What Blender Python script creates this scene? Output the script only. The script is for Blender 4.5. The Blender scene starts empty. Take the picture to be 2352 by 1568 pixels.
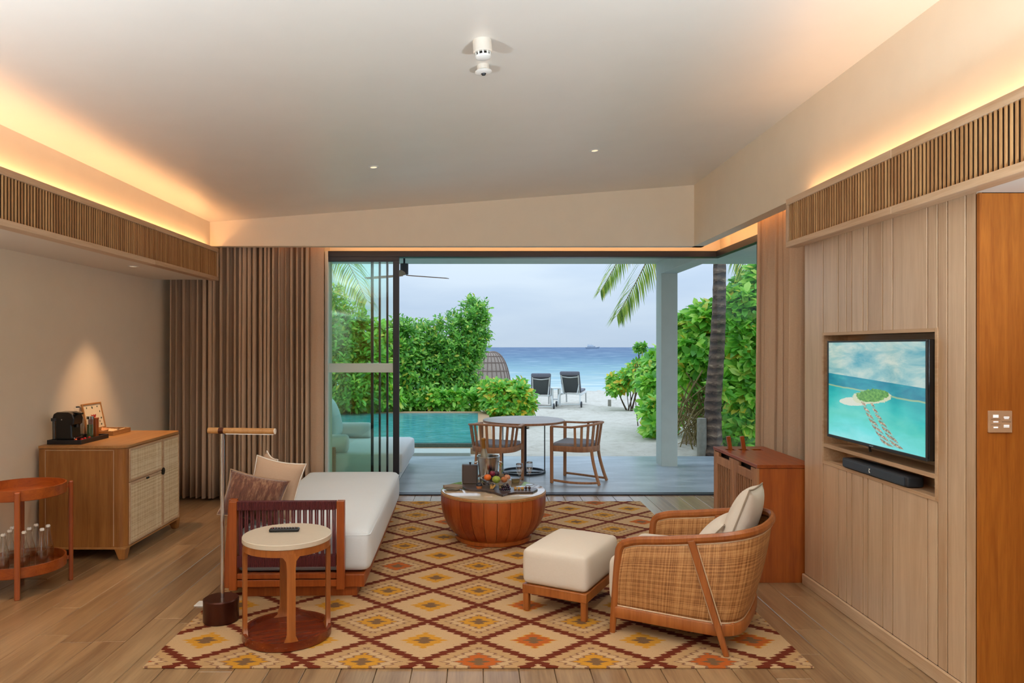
import bpy, bmesh, math, random
import numpy as np
from mathutils import Vector, Matrix, Euler

# ------------------------------------------------------------------ camera
SC = bpy.context.scene
COL = SC.collection
F, CX, CY, CH = 1640.0, 1100.0, 797.0, 1.5        # focal length in pixels, vanishing point, eye height
cam_d = bpy.data.cameras.new('camera'); cam = bpy.data.objects.new('camera', cam_d); COL.objects.link(cam)
cam_d.sensor_width = 36.0; cam_d.lens = F / 2352 * 36.0
cam_d.shift_x = (1176 - CX) / 2352; cam_d.shift_y = (CY - 784) / 2352
cam_d.clip_start = 0.05; cam_d.clip_end = 12000
cam.location = (0, 0, CH); cam.rotation_euler = (math.pi / 2, 0, 0)
SC.camera = cam
SC.view_settings.view_transform = 'Standard'; SC.view_settings.look = 'None'
SC.view_settings.exposure = 0.18; SC.view_settings.gamma = 1.0; SC.view_settings.use_curve_mapping = False
try:
    SC.cycles.max_bounces = 8; SC.cycles.diffuse_bounces = 5; SC.cycles.glossy_bounces = 4
    SC.cycles.transparent_max_bounces = 24; SC.cycles.sample_clamp_indirect = 6.0
except Exception: pass

# ------------------------------------------------------------------ sky: overcast, brighter towards the zenith
wd = bpy.data.worlds.new('world'); SC.world = wd; wd.use_nodes = True
wt = wd.node_tree; wt.nodes.clear()
w_out = wt.nodes.new('ShaderNodeOutputWorld'); w_bg = wt.nodes.new('ShaderNodeBackground')
w_tc = wt.nodes.new('ShaderNodeTexCoord'); w_sep = wt.nodes.new('ShaderNodeSeparateXYZ')
w_mul = wt.nodes.new('ShaderNodeMath'); w_mul.operation = 'MULTIPLY_ADD'
w_clamp = wt.nodes.new('ShaderNodeMath'); w_clamp.operation = 'MAXIMUM'
w_map = wt.nodes.new('ShaderNodeMapping'); w_map.inputs['Scale'].default_value = (2.0, 2.0, 9.0)
w_noise = wt.nodes.new('ShaderNodeTexNoise'); w_noise.inputs['Scale'].default_value = 1.6; w_noise.inputs['Detail'].default_value = 5
w_ramp = wt.nodes.new('ShaderNodeValToRGB')
w_ramp.color_ramp.elements[0].position = 0.34; w_ramp.color_ramp.elements[0].color = (0.455, 0.575, 0.73, 1)
w_ramp.color_ramp.elements[1].position = 0.66; w_ramp.color_ramp.elements[1].color = (0.575, 0.685, 0.80, 1)
SKY = 0.93
wt.links.new(w_tc.outputs['Generated'], w_sep.inputs[0]); wt.links.new(w_tc.outputs['Generated'], w_map.inputs['Vector'])
wt.links.new(w_map.outputs[0], w_noise.inputs['Vector']); wt.links.new(w_noise.outputs['Fac'], w_ramp.inputs['Fac'])
wt.links.new(w_sep.outputs['Z'], w_clamp.inputs[0]); w_clamp.inputs[1].default_value = 0.0
wt.links.new(w_clamp.outputs[0], w_mul.inputs[0]); w_mul.inputs[1].default_value = 2.0 * SKY; w_mul.inputs[2].default_value = 1.0 * SKY
wt.links.new(w_ramp.outputs[0], w_bg.inputs['Color']); wt.links.new(w_mul.outputs[0], w_bg.inputs['Strength'])
wt.links.new(w_bg.outputs[0], w_out.inputs['Surface'])

# ------------------------------------------------------------------ the room's lamps (long cove strips)
WARM = (1.0, 0.50, 0.20)
def area(name, loc, rot, sx, sy, power, col, spread=180):
    d = bpy.data.lights.new(name, 'AREA'); d.shape = 'RECTANGLE'; d.size = sx; d.size_y = sy
    d.energy = power; d.color = col; d.spread = math.radians(spread)
    o = bpy.data.objects.new(name, d); COL.objects.link(o); o.location = loc; o.rotation_euler = rot
    return o
PI = math.pi
COVE_L, COVE_R, POCKET = 19, 13.5, 7
area('cove_light_left', (-2.545, 2.0, 2.415), (PI, 0, 0), 0.02, 9.5, COVE_L, WARM)
area('cove_light_right', (2.03, 0.9, 2.415), (PI, 0, 0), 0.02, 7.1, COVE_R, WARM)
area('pocket_light_back', (0.2, 7.03, 2.62), (math.radians(60), 0, 0), 4.4, 0.02, POCKET, WARM)
area('pocket_light_side', (2.23, 5.9, 2.62), (0, -math.radians(60), 0), 0.02, 2.4, POCKET * .6, WARM)

# ------------------------------------------------------------------ helpers
R = math.radians
def lin(c):
    if isinstance(c, str):
        c = c.lstrip('#'); c = [int(c[i:i + 2], 16) / 255 for i in (0, 2, 4)]
    else: c = [x / 255 for x in c]
    return tuple(x / 12.92 if x <= .04045 else ((x + .055) / 1.055) ** 2.4 for x in c) + (1.0,)
def W(px, py, Y):                      # point seen at a pixel, at depth Y
    return ((px - CX) * Y / F, Y, CH - (py - CY) * Y / F)
def FLR(px, py, z=0.0):                # point on a level surface of height z
    Y = (CH - z) * F / (py - CY); return ((px - CX) * Y / F, Y, z)

class MB:
    def __init__(s): s.v = []; s.f = []
    def add(s, vs, fs):
        n = len(s.v); s.v += [tuple(p) for p in vs]; s.f += [tuple(i + n for i in f) for f in fs]; return s
    def box(s, x0, x1, y0, y1, z0, z1):
        return s.add([(x0, y0, z0), (x1, y0, z0), (x1, y1, z0), (x0, y1, z0), (x0, y0, z1), (x1, y0, z1), (x1, y1, z1), (x0, y1, z1)],
                     [(3, 2, 1, 0), (4, 5, 6, 7), (0, 1, 5, 4), (1, 2, 6, 5), (2, 3, 7, 6), (3, 0, 4, 7)])
    def loft(s, rings, cap=True, closed=True):
        n = len(rings[0]); vs = [p for r in rings for p in r]; fs = []
        for i in range(len(rings) - 1):
            for j in range(n if closed else n - 1):
                a, b = i * n + j, i * n + (j + 1) % n
                fs.append((a, b, b + n, a + n))
        if cap and closed:
            fs.append(tuple(range(n - 1, -1, -1))); k = (len(rings) - 1) * n; fs.append(tuple(range(k, k + n)))
        return s.add(vs, fs)
    def bar(s, p0, p1, w, t, up=(0, 0, 1), w1=None, t1=None):
        p0, p1 = Vector(p0), Vector(p1); d = (p1 - p0).normalized(); u = Vector(up)
        if abs(d.dot(u)) > .98: u = Vector((0, 1, 0))
        sx = d.cross(u).normalized(); sy = sx.cross(d).normalized()
        w1 = w if w1 is None else w1; t1 = t if t1 is None else t1
        def rg(p, w, t): return [p + sx * a * w / 2 + sy * b * t / 2 for a, b in ((-1, -1), (1, -1), (1, 1), (-1, 1))]
        return s.loft([rg(p0, w, t), rg(p1, w1, t1)])
    def sweep(s, pts, prof, up=(0, 0, 1), closed=False, scale=None):
        pts = [Vector(p) for p in pts]; n = len(pts); rings = []
        for i, p in enumerate(pts):
            if closed: d = pts[(i + 1) % n] - pts[i - 1]
            else: d = pts[min(i + 1, n - 1)] - pts[max(i - 1, 0)]
            d = d.normalized(); u = Vector(up); sx = d.cross(u)
            if sx.length < 1e-4: sx = Vector((1, 0, 0))
            sx.normalize(); sy = sx.cross(d).normalized(); k = 1 if scale is None else scale[i]
            rings.append([p + sx * a * k + sy * b * k for a, b in prof])
        if closed: rings.append(rings[0])
        return s.loft(rings, cap=not closed)
    def tube(s, pts, r, n=10, closed=False, up=(0.03, 0.02, 1)):
        rs = r if isinstance(r, (list, tuple)) else [r] * len(pts)
        return s.sweep(pts, [(math.cos(2 * PI * k / n), math.sin(2 * PI * k / n)) for k in range(n)], up, closed, rs)
    def lathe(s, prof, n=32, c=(0, 0, 0), a0=0, a1=2 * PI):
        full = abs(a1 - a0 - 2 * PI) < 1e-6; m = n if full else n + 1
        rings = []
        for r, z in prof:
            rings.append([(c[0] + r * math.cos(a0 + (a1 - a0) * k / n), c[1] + r * math.sin(a0 + (a1 - a0) * k / n), c[2] + z) for k in range(m)])
        return s.loft(rings, cap=full and prof[0] != prof[-1], closed=full)
    def cyl(s, c, r, h, n=24): return s.lathe([(r, 0), (r, h)], n, c)
    def prism(s, poly, z0, z1):
        return s.loft([[(x, y, z0) for x, y in poly], [(x, y, z1) for x, y in poly]])
    def grid(s, fn, nu, nv):
        vs = [fn(i / nu, j / nv) for i in range(nu + 1) for j in range(nv + 1)]; m = nv + 1
        return s.add(vs, [(i * m + j, (i + 1) * m + j, (i + 1) * m + j + 1, i * m + j + 1) for i in range(nu) for j in range(nv)])
    def sphere(s, c, r, n=14, sq=(1, 1, 1)):
        m = n // 2
        return s.lathe([(max(1e-5, r * math.sin(PI * i / m)) , -r * math.cos(PI * i / m) * sq[2]) for i in range(m + 1)], n, c)
    def rbox(s, sx, sy, sz, r=.03, crown=0, n=10, c=(0, 0, 0), sag=0):
        t = [-1, -.94, -.86] + [-.7 + 1.4 * k / n for k in range(n + 1)] + [.86, .94, 1]
        h = Vector((sx / 2, sy / 2, sz / 2)); m = len(t)
        for ax in range(3):
            for sg in (-1, 1):
                vs = []
                for a in t:
                    for b in t:
                        q = [0, 0, 0]; q[ax] = sg; q[(ax + 1) % 3] = a; q[(ax + 2) % 3] = b
                        e = [h[k] * abs(q[k]) for k in range(3)]
                        q = Vector([q[k] * h[k] for k in range(3)])
                        inn = Vector([max(-(h[k] - r), min(h[k] - r, q[k])) for k in range(3)]); d = q - inn
                        p = inn + (d.normalized() * r if d.length > 1e-9 else d)
                        u, v = p.x / h.x, p.y / h.y; w = p.z / h.z
                        p.z += crown * (1 - u * u) * (1 - v * v) * (1 if w > 0 else 0) * max(w, 0)
                        bl = sag * (1 - w * w)
                        p.x += bl * u * abs(u) * (1 - v ** 4 * .5); p.y += bl * v * abs(v) * (1 - u ** 4 * .5)
                        vs.append((c[0] + p.x, c[1] + p.y, c[2] + p.z))
                fs = []
                for i in range(m - 1):
                    for j in range(m - 1):
                        f = (i * m + j, (i + 1) * m + j, (i + 1) * m + j + 1, i * m + j + 1)
                        fs.append(f if sg > 0 else f[::-1])
                s.add(vs, fs)
        s.weld = True
        return s
    def pillow(s, w, h, t, n=18, pinch=.1):
        for sg in (-1, 1):
            def fn(a, b):
                u, v = a * 2 - 1, b * 2 - 1
                k = max(0.0, (1 - u ** 2) * (1 - v ** 2)) ** .42
                x = w / 2 * u * (1 - pinch * (1 - v * v) * u * u); y = h / 2 * v * (1 - pinch * (1 - u * u) * v * v)
                return (x, y, sg * t / 2 * k)
            if sg > 0: s.grid(fn, n, n)
            else:
                q = MB().grid(fn, n, n); s.add(q.v, [f[::-1] for f in q.f])
        s.weld = True
        return s
    def xf(s, M):
        s.v = [tuple(M @ Vector(p)) for p in s.v]; return s
    def mesh(s, name, smooth=None):
        me = bpy.data.meshes.new(name); me.from_pydata(s.v, [], s.f)
        if getattr(s, 'weld', False):
            b = bmesh.new(); b.from_mesh(me); bmesh.ops.remove_doubles(b, verts=b.verts, dist=1e-5)
            bmesh.ops.recalc_face_normals(b, faces=b.faces); b.to_mesh(me); b.free()
        else:
            b = bmesh.new(); b.from_mesh(me); bmesh.ops.recalc_face_normals(b, faces=b.faces); b.to_mesh(me); b.free()
        if smooth is not None:
            me.shade_smooth()
            me.set_sharp_from_angle(angle=R(smooth))
        return me
    def build(s, name, mat, parent=None, smooth=None, bevel=0, seg=2, sub=0, loc=None, rot=None):
        me = s.mesh(name, smooth); return obj(name, me, mat, parent, bevel, seg, sub, loc, rot)
def obj(name, me, mat, parent=None, bevel=0, seg=2, sub=0, loc=None, rot=None):
    if mat is not None and not me.materials: me.materials.append(mat)
    o = bpy.data.objects.new(name, me); COL.objects.link(o)
    if parent is not None: o.parent = parent
    if loc is not None: o.location = loc
    if rot is not None: o.rotation_euler = rot
    if bevel:
        m = o.modifiers.new('bevel', 'BEVEL'); m.width = bevel; m.segments = seg; m.limit_method = 'ANGLE'; m.angle_limit = R(40)
    if sub:
        m = o.modifiers.new('sub', 'SUBSURF'); m.levels = sub; m.render_levels = sub
    return o
def tag(o, label=None, cat=None, group=None, kind=None):
    if label: o['label'] = label
    if cat: o['category'] = cat
    if group: o['group'] = group
    if kind: o['kind'] = kind
    return o
def thing(name, label, cat, loc=(0, 0, 0), rz=0, group=None):
    o = bpy.data.objects.new(name, None); COL.objects.link(o); o.empty_display_size = .1
    o.location = loc; o.rotation_euler = (0, 0, rz)
    return tag(o, label, cat, group)
def copy_tree(o, loc=None, rz=None, label=None, parent=None):
    c = o.copy(); COL.objects.link(c); c.parent = parent
    if loc is not None: c.location = loc
    if rz is not None: c.rotation_euler = (0, 0, rz)
    if label: c['label'] = label
    for ch in o.children: copy_tree(ch, parent=c)
    return c
def struct(o): o['kind'] = 'structure'; return o

# ------------------------------------------------------------------ materials
class G:
    def __init__(s, name):
        s.m = bpy.data.materials.new(name); s.m.use_nodes = True; s.t = s.m.node_tree; s.t.nodes.clear()
        s.out = s.t.nodes.new('ShaderNodeOutputMaterial')
    def n(s, typ, ins=None, **props):
        nd = s.t.nodes.new(typ)
        for k, v in props.items(): setattr(nd, k, v)
        for k, v in (ins or {}).items(): s.set(nd.inputs[k], v)
        return nd
    def set(s, sock, v):
        if isinstance(v, bpy.types.NodeSocket): s.t.links.new(v, sock)
        elif v is not None: sock.default_value = v
    def m_(s, op, a, b=None, c=None, clamp=False):
        nd = s.t.nodes.new('ShaderNodeMath'); nd.operation = op; nd.use_clamp = clamp
        for i, v in enumerate((a, b, c)):
            if v is not None: s.set(nd.inputs[i], v)
        return nd.outputs[0]
    def mix(s, f, a, b, blend='MIX'):
        nd = s.t.nodes.new('ShaderNodeMix'); nd.data_type = 'RGBA'; nd.blend_type = blend
        s.set(nd.inputs[0], f); s.set(nd.inputs[6], a); s.set(nd.inputs[7], b); return nd.outputs[2]
    def ramp(s, f, stops, interp='LINEAR'):
        nd = s.t.nodes.new('ShaderNodeValToRGB'); cr = nd.color_ramp; cr.interpolation = interp
        while len(cr.elements) < len(stops): cr.elements.new(.5)
        for e, (p, c) in zip(cr.elements, stops): e.position = p; e.color = c
        s.set(nd.inputs[0], f); return nd.outputs[0]
    def coord(s, which='Object'): return s.n('ShaderNodeTexCoord').outputs[which]
    def sep(s, v): return s.n('ShaderNodeSeparateXYZ', {0: v}).outputs
    def comb(s, x, y, z): return s.n('ShaderNodeCombineXYZ', {0: x, 1: y, 2: z}).outputs[0]
    def mapping(s, v, scale=(1, 1, 1), loc=(0, 0, 0), rot=(0, 0, 0)):
        return s.n('ShaderNodeMapping', {'Vector': v, 'Scale': scale, 'Location': loc, 'Rotation': rot}).outputs[0]
    def noise(s, v, scale=5, detail=3, rough=.5, dist=0):
        return s.n('ShaderNodeTexNoise', {'Vector': v, 'Scale': scale, 'Detail': detail, 'Roughness': rough, 'Distortion': dist}).outputs[0]
    def bump(s, h, strength=.2, dist=.01): return s.n('ShaderNodeBump', {'Height': h, 'Strength': strength, 'Distance': dist}).outputs[0]
    def pbr(s, col, rough=.5, metal=0, normal=None, **kw):
        ins = {'Base Color': col, 'Roughness': rough, 'Metallic': metal}
        if normal is not None: ins['Normal'] = normal
        ins.update(kw)
        b = s.n('ShaderNodeBsdfPrincipled', ins); s.t.links.new(b.outputs[0], s.out.inputs[0]); return s.m
    def surf(s, sh): s.t.links.new(sh, s.out.inputs[0]); return s.m
def plain(name, col, rough=.5, metal=0, nscale=0, namt=.06, bump=0, bscale=60, **kw):
    g = G(name); c = lin(col); v = g.coord()
    if nscale:
        f = g.noise(v, nscale, 4); col_ = g.mix(f, tuple(x * (1 - namt * 2) for x in c[:3]) + (1,), tuple(min(1, x * (1 + namt * 2)) for x in c[:3]) + (1,))
    else: col_ = c
    nm = g.bump(g.noise(v, bscale, 3), bump, .004) if bump else None
    return g.pbr(col_, rough, metal, nm, **kw)
def wood(name, c1, c2, axis='z', rough=.42, scale=1.0, bump=.08, vary=.25, spec=.5, coat=0.0, coat_r=.25):
    g = G(name); v = g.coord(); oi = g.n('ShaderNodeObjectInfo'); rnd = oi.outputs['Random']
    off = g.m_('MULTIPLY', rnd, 37.0)
    v2 = g.n('ShaderNodeVectorMath', {0: v, 1: g.comb(off, off, off)}, operation='ADD').outputs[0]
    st = {'x': (.06, 1, 1), 'y': (1, .06, 1), 'z': (1, 1, .06)}[axis]
    a = g.noise(g.mapping(v2, tuple(k * 26 * scale for k in st)), 1.0, 5, .6, .6)
    b = g.noise(g.mapping(v2, tuple(k * 160 * scale for k in st)), 1.0, 2, .5)
    f = g.m_('ADD', g.m_('MULTIPLY', a, .75), g.m_('MULTIPLY', b, .3))
    f = g.m_('ADD', f, g.m_('MULTIPLY', g.m_('SUBTRACT', rnd, .5), vary))
    col = g.ramp(f, [(.3, lin(c1)), (.72, lin(c2))])
    return g.pbr(col, g.m_('ADD', g.m_('MULTIPLY', b, .12), rough - .06), 0, g.bump(b, bump, .002), **{'Specular IOR Level': spec, 'Coat Weight': coat, 'Coat Roughness': coat_r})
def fabric(name, c1, c2, scale=900, bump=.25, rough=.9):
    g = G(name); v = g.coord()
    a = g.noise(g.mapping(v, (scale, scale * .08, scale)), 1, 2); b = g.noise(g.mapping(v, (scale * .08, scale, scale * .3)), 1, 2)
    f = g.m_('MULTIPLY', g.m_('ADD', a, b), .5); big = g.noise(v, 3.0, 3)
    col = g.mix(g.m_('ADD', g.m_('MULTIPLY', f, .7), g.m_('MULTIPLY', big, .3)), lin(c1), lin(c2))
    return g.pbr(col, rough, 0, g.bump(f, bump, .002), **{'Specular IOR Level': .2})
def thin_glass(name, tint=(.93, .985, .965, 1), gloss=1.0, rough=.0):
    g = G(name); tr = g.n('ShaderNodeBsdfTransparent', {'Color': tint}); gl = g.n('ShaderNodeBsdfGlossy', {'Color': (1, 1, 1, 1), 'Roughness': rough})
    fc = g.n('ShaderNodeLayerWeight', {'Blend': .5}).outputs['Facing']
    f = g.m_('MULTIPLY', g.m_('ADD', .04, g.m_('MULTIPLY', g.m_('POWER', fc, 5.0), .9)), gloss, clamp=True)
    return g.surf(g.n('ShaderNodeMixShader', {0: f, 1: tr.outputs[0], 2: gl.outputs[0]}).outputs[0])
def emit(name, col, k):
    g = G(name); return g.surf(g.n('ShaderNodeEmission', {'Color': col, 'Strength': k}).outputs[0])

M = {}
M['wall'] = plain('wall_paint', '#eadbc2', .75, 0, 6, .02, .03, 200)
M['ceiling'] = plain('ceiling_paint', '#e6dfd4', .5, 0, 4, .02, .01, 120, **{'Coat Weight': 1.0, 'Coat Roughness': .42, 'Coat IOR': 1.6})
M['soffit'] = plain('soffit_paint', '#ded6c8', .7)
M['white'] = plain('white_paint', '#e6e6e0', .55, 0, 8, .02)
M['render_white'] = plain('outdoor_render', '#b3bfb6', .6, 0, 7, .04, .1, 40)
M['floor_base'] = plain('floor_base', '#3a2c20', .8)
M['plank'] = wood('oak_plank', '#75573a', '#a88862', 'y', .34, .7, .12, .20, .5, .65, .22)
M['oak'] = wood('pale_oak', '#b4906c', '#d2b492', 'z', .38, .8, .05, .18, .5, .8, .30)
M['oak_y'] = wood('pale_oak_long', '#b08a64', '#cfb190', 'y', .42, .8, .05, .12)
M['endwood'] = wood('orange_teak', '#8e4a10', '#b86e24', 'z', .45, 1.2, .04, .1)
M['slat'] = wood('slat_wood', '#9a6a3e', '#c89a66', 'z', .5, 1, .04, .3)
M['dark_back'] = plain('dark_backing', '#241509', .8, 0, 12, .15)
M['teak'] = wood('red_teak', '#7c300c', '#aa581e', 'z', .35, .8, .05, .15, .5, .3)
M['teak_x'] = wood('red_teak_x', '#7c300c', '#aa581e', 'x', .35, .8, .05, .15)
M['teak_y'] = wood('red_teak_y', '#7c300c', '#aa581e', 'y', .35, .8, .05, .15)
M['walnut'] = wood('sideboard_teak', '#84501f', '#ad743a', 'z', .42, .9, .04, .15)
M['walnut_x'] = wood('sideboard_teak_x', '#9a6733', '#bd8a52', 'y', .35, .9, .04, .1)
M['chair_wood'] = wood('armchair_wood', '#7e3f14', '#aa642e', 'z', .33, .8, .05, .12)
M['outdoor_teak'] = wood('outdoor_teak', '#8a5a3a', '#b5835a', 'z', .55, .9, .06, .2)
M['table_teak'] = wood('side_table_wood', '#7e3f12', '#ab642a', 'z', .35, .9, .05, .12)
M['table_base'] = wood('side_table_base_wood', '#5c1e0a', '#803614', 'x', .25, .8, .03, .1)
M['stave'] = wood('barrel_stave', '#843210', '#b05a26', 'z', .3, .8, .04, .45)
M['bed_wood'] = wood('daybed_wood', '#7c300a', '#a85620', 'z', .35, .8, .05, .15)
M['cord'] = plain('maroon_cord', '#5c1f22', .6, 0, 60, .2, .3, 300)
M['linen_white'] = fabric('white_linen', '#cfd6da', '#e2e8ea', 700, .15)
M['linen'] = fabric('beige_linen', '#ccbfae', '#e0d6c8', 700, .2)
M['cushion'] = fabric('cushion_linen', '#c2ae95', '#d8c8b0', 700, .2)
M['cushion_tan'] = fabric('tan_cushion', '#b5957a', '#cdb299', 700, .25)
M['piping'] = plain('white_piping', '#eee9df', .8)
M['outdoor_fabric'] = fabric('outdoor_fabric', '#cfd3d4', '#e2e5e5', 500, .12)
M['aqua_pillow'] = fabric('aqua_pillow', '#a9c6cb', '#c6dbdd', 500, .12)
M['grey_sling'] = plain('grey_sling', '#54585a', .8, 0, 80, .1)
M['grey_cushion'] = plain('grey_cushion', '#6a6a74', .85, 0, 40, .1)
M['black'] = plain('black_metal', '#1b1d26', .4)
M['black_plastic'] = plain('black_plastic', '#0e0d0d', .22)
M['dark_grey'] = plain('dark_grey_plastic', '#26292d', .4)
M['bronze'] = plain('bronze', '#4a2418', .3, .6)
M['steel'] = plain('steel', '#b9b7b4', .22, 1.0, 20, .05)
M['chrome'] = plain('chrome', '#cfcfd2', .12, 1.0)
M['glass'] = thin_glass('door_glass', (.93, .985, .965, 1), .5)
M['glass_side'] = thin_glass('side_glass', (.97, .985, .98, 1), .1)
M['glass_clear'] = thin_glass('clear_glass', (.975, .985, .985, 1), 1.3)
M['bottle_glass'] = thin_glass('bottle_glass', (.965, .965, .955, 1), 1.6)
M['film'] = plain('frosted_film', '#cfe3de', .6)
M['led'] = emit('led_strip', (1.0, .6, .28, 1), 4.0)
M['lamp_glow'] = emit('downlight_glow', (1.0, .72, .42, 1), 1.4)
M['taupe'] = plain('taupe_top', '#c9bba6', .3, 0, 30, .02)
M['stone_top'] = plain('coffee_top', '#bfa98c', .2, 0, 20, .03, **{'Coat Weight': 1.0, 'Coat Roughness': .08, 'Coat IOR': 1.7})
M['concrete'] = None
def concrete():
    g = G('polished_concrete'); v = g.coord()
    a = g.noise(g.mapping(v, (1.2, 3.2, 1)), 1.4, 4, .55, .3); b = g.noise(v, 26, 3)
    col = g.ramp(g.m_('ADD', g.m_('MULTIPLY', a, .85), g.m_('MULTIPLY', b, .15)), [(.32, lin('#84919a')), (.5, lin('#98a4ac')), (.68, lin('#b0bac1'))])
    return g.pbr(col, .30, 0, g.bump(b, .02, .003))
M['concrete'] = concrete()
def sand():
    g = G('white_sand'); v = g.coord(); xyz = g.sep(v)
    a = g.noise(v, 1.6, 6, .65); b = g.noise(v, 9, 4, .6)
    f = g.m_('ADD', g.m_('MULTIPLY', a, .5), g.m_('MULTIPLY', b, .5))
    col = g.ramp(f, [(.3, lin('#a79d8d')), (.48, lin('#c3bbad')), (.7, lin('#d2cbbf'))])
    litter = g.m_('GREATER_THAN', g.noise(v, 14, 2, .5), .73)
    col = g.mix(g.m_('MULTIPLY', litter, .6), col, lin('#7c6a56'))
    return g.pbr(col, .9, 0, g.bump(f, .5, .05))
M['sand'] = sand()
def sea():
    g = G('sea_water'); v = g.coord(); y = g.sep(v)[1]
    lg = g.m_('LOGARITHM', g.m_('MAXIMUM', y, 1.0), 10.0)
    t = g.m_('DIVIDE', g.m_('SUBTRACT', lg, 1.5), 1.6)
    sx = g.m_('DIVIDE', g.sep(v)[0], g.m_('POWER', g.m_('MAXIMUM', y, 1.0), .55)); sy = g.m_('MULTIPLY', lg, 46.0)
    w = g.noise(g.comb(g.m_('MULTIPLY', sx, 2.6), sy, 0.0), 1.0, 4, .6, .3)
    t2 = g.m_('ADD', t, g.m_('MULTIPLY', g.m_('SUBTRACT', w, .5), .55))
    col = g.ramp(t2, [(.0, lin('#b4c4c4')), (.05, lin('#9db3b4')), (.16, lin('#7b9fa6')), (.27, lin('#557f93')), (.40, lin('#3a6484')), (.75, lin('#36577c'))])
    col = g.mix(g.ramp(w, [(.5, (0, 0, 0, 1)), (.72, (.5, .5, .5, 1))]), col, lin('#b4cdd6'))
    return g.pbr(col, .55, 0, None, **{'Specular IOR Level': .15})
M['sea'] = sea()
def pool():
    g = G('pool_water'); v = g.coord()
    w = g.noise(g.mapping(v, (1.0, 2.2, 1)), 5, 4, .6, .8)
    col = g.ramp(w, [(.35, lin('#2f8f96')), (.55, lin('#49a8ab')), (.7, lin('#7cc3c3')), (.8, lin('#c8e4e2'))])
    return g.pbr(col, .12, 0, g.bump(w, .35, .03), **{'Specular IOR Level': .35})
M['pool'] = pool()
M['coping'] = plain('pool_coping', '#b3906c', .7, 0, 9, .12, .2, 60)
M['pool_tile'] = plain('pool_tile', '#5a6a5c', .4, 0, 30, .2)
def leafmat(name, stops, trans=.35, rough=.35):
    g = G(name); rnd = g.n('ShaderNodeNewGeometry').outputs['Random Per Island']; oi = g.n('ShaderNodeObjectInfo').outputs['Random']
    f = g.m_('FRACT', g.m_('ADD', rnd, g.m_('MULTIPLY', oi, 7.31)))
    stops = [(p, tuple(min(.95, x * 1.22 + .006) for x in c[:3]) + (1,)) for p, c in stops]
    col = g.ramp(f, stops)
    b = g.n('ShaderNodeBsdfPrincipled', {'Base Color': col, 'Roughness': rough})
    tr = g.n('ShaderNodeBsdfTranslucent', {'Color': g.mix(.5, col, lin('#b8d83a'), 'MULTIPLY')})
    tr2 = g.n('ShaderNodeBsdfTranslucent', {'Color': col})
    return g.surf(g.n('ShaderNodeMixShader', {0: trans, 1: b.outputs[0], 2: tr2.outputs[0]}).outputs[0])
M['leaf_a'] = leafmat('shrub_leaf', [(0, lin('#41792a')), (.35, lin('#5c9f34')), (.7, lin('#83bf47')), (.93, lin('#a9cf5a')), (1, lin('#c9b83a'))])
M['leaf_b'] = leafmat('broad_leaf', [(0, lin('#4f962c')), (.4, lin('#74b93a')), (.75, lin('#9bd24c')), (.9, lin('#bde068')), (1, lin('#dcc23c'))])
M['leaf_y'] = leafmat('yellowing_leaf', [(0, lin('#4f962c')), (.45, lin('#74b93a')), (.75, lin('#a2cf4c')), (.88, lin('#d3bf3a')), (1, lin('#e8b330'))])
M['palm_leaf'] = leafmat('palm_leaf', [(0, lin('#4f6f2a')), (.5, lin('#7c9a3a')), (.85, lin('#a3b552')), (1, lin('#c9bd5a'))])
M['twig'] = plain('twig', '#8b7a4e', .8, 0, 30, .25)
M['bark'] = plain('bark', '#5e4b3a', .85, 0, 20, .25, .5, 40)
M['litter'] = plain('leaf_litter', '#6e5a44', .95, 0, 18, .4, .8, 30)
def palm_bark():
    g = G('palm_bark'); v = g.coord(); z = g.sep(v)[2]
    n = g.noise(g.mapping(v, (6, 6, 14)), 1, 5, .65, .6)
    ringv = g.m_('SINE', g.m_('ADD', g.m_('MULTIPLY', z, 52), g.m_('MULTIPLY', n, 5)))
    col = g.ramp(g.m_('ADD', g.m_('MULTIPLY', n, .8), g.m_('MULTIPLY', ringv, .09)), [(.28, lin('#453a34')), (.5, lin('#7c6655')), (.66, lin('#b59c80'))])
    return g.pbr(col, .85, 0, g.bump(ringv, .5, .02))
M['palm_bark'] = palm_bark()
def curtain_mat():
    g = G('curtain_linen'); v = g.coord()
    a = g.noise(g.mapping(v, (500, 500, 60)), 1, 2); b = g.noise(g.mapping(v, (60, 60, 500)), 1, 2)
    f = g.m_('MULTIPLY', g.m_('ADD', a, b), .5)
    return g.pbr(g.mix(f, lin('#b0957b'), lin('#d2b79c')), .9, 0, g.bump(f, .2, .002))
M['curtain'] = curtain_mat()
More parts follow.
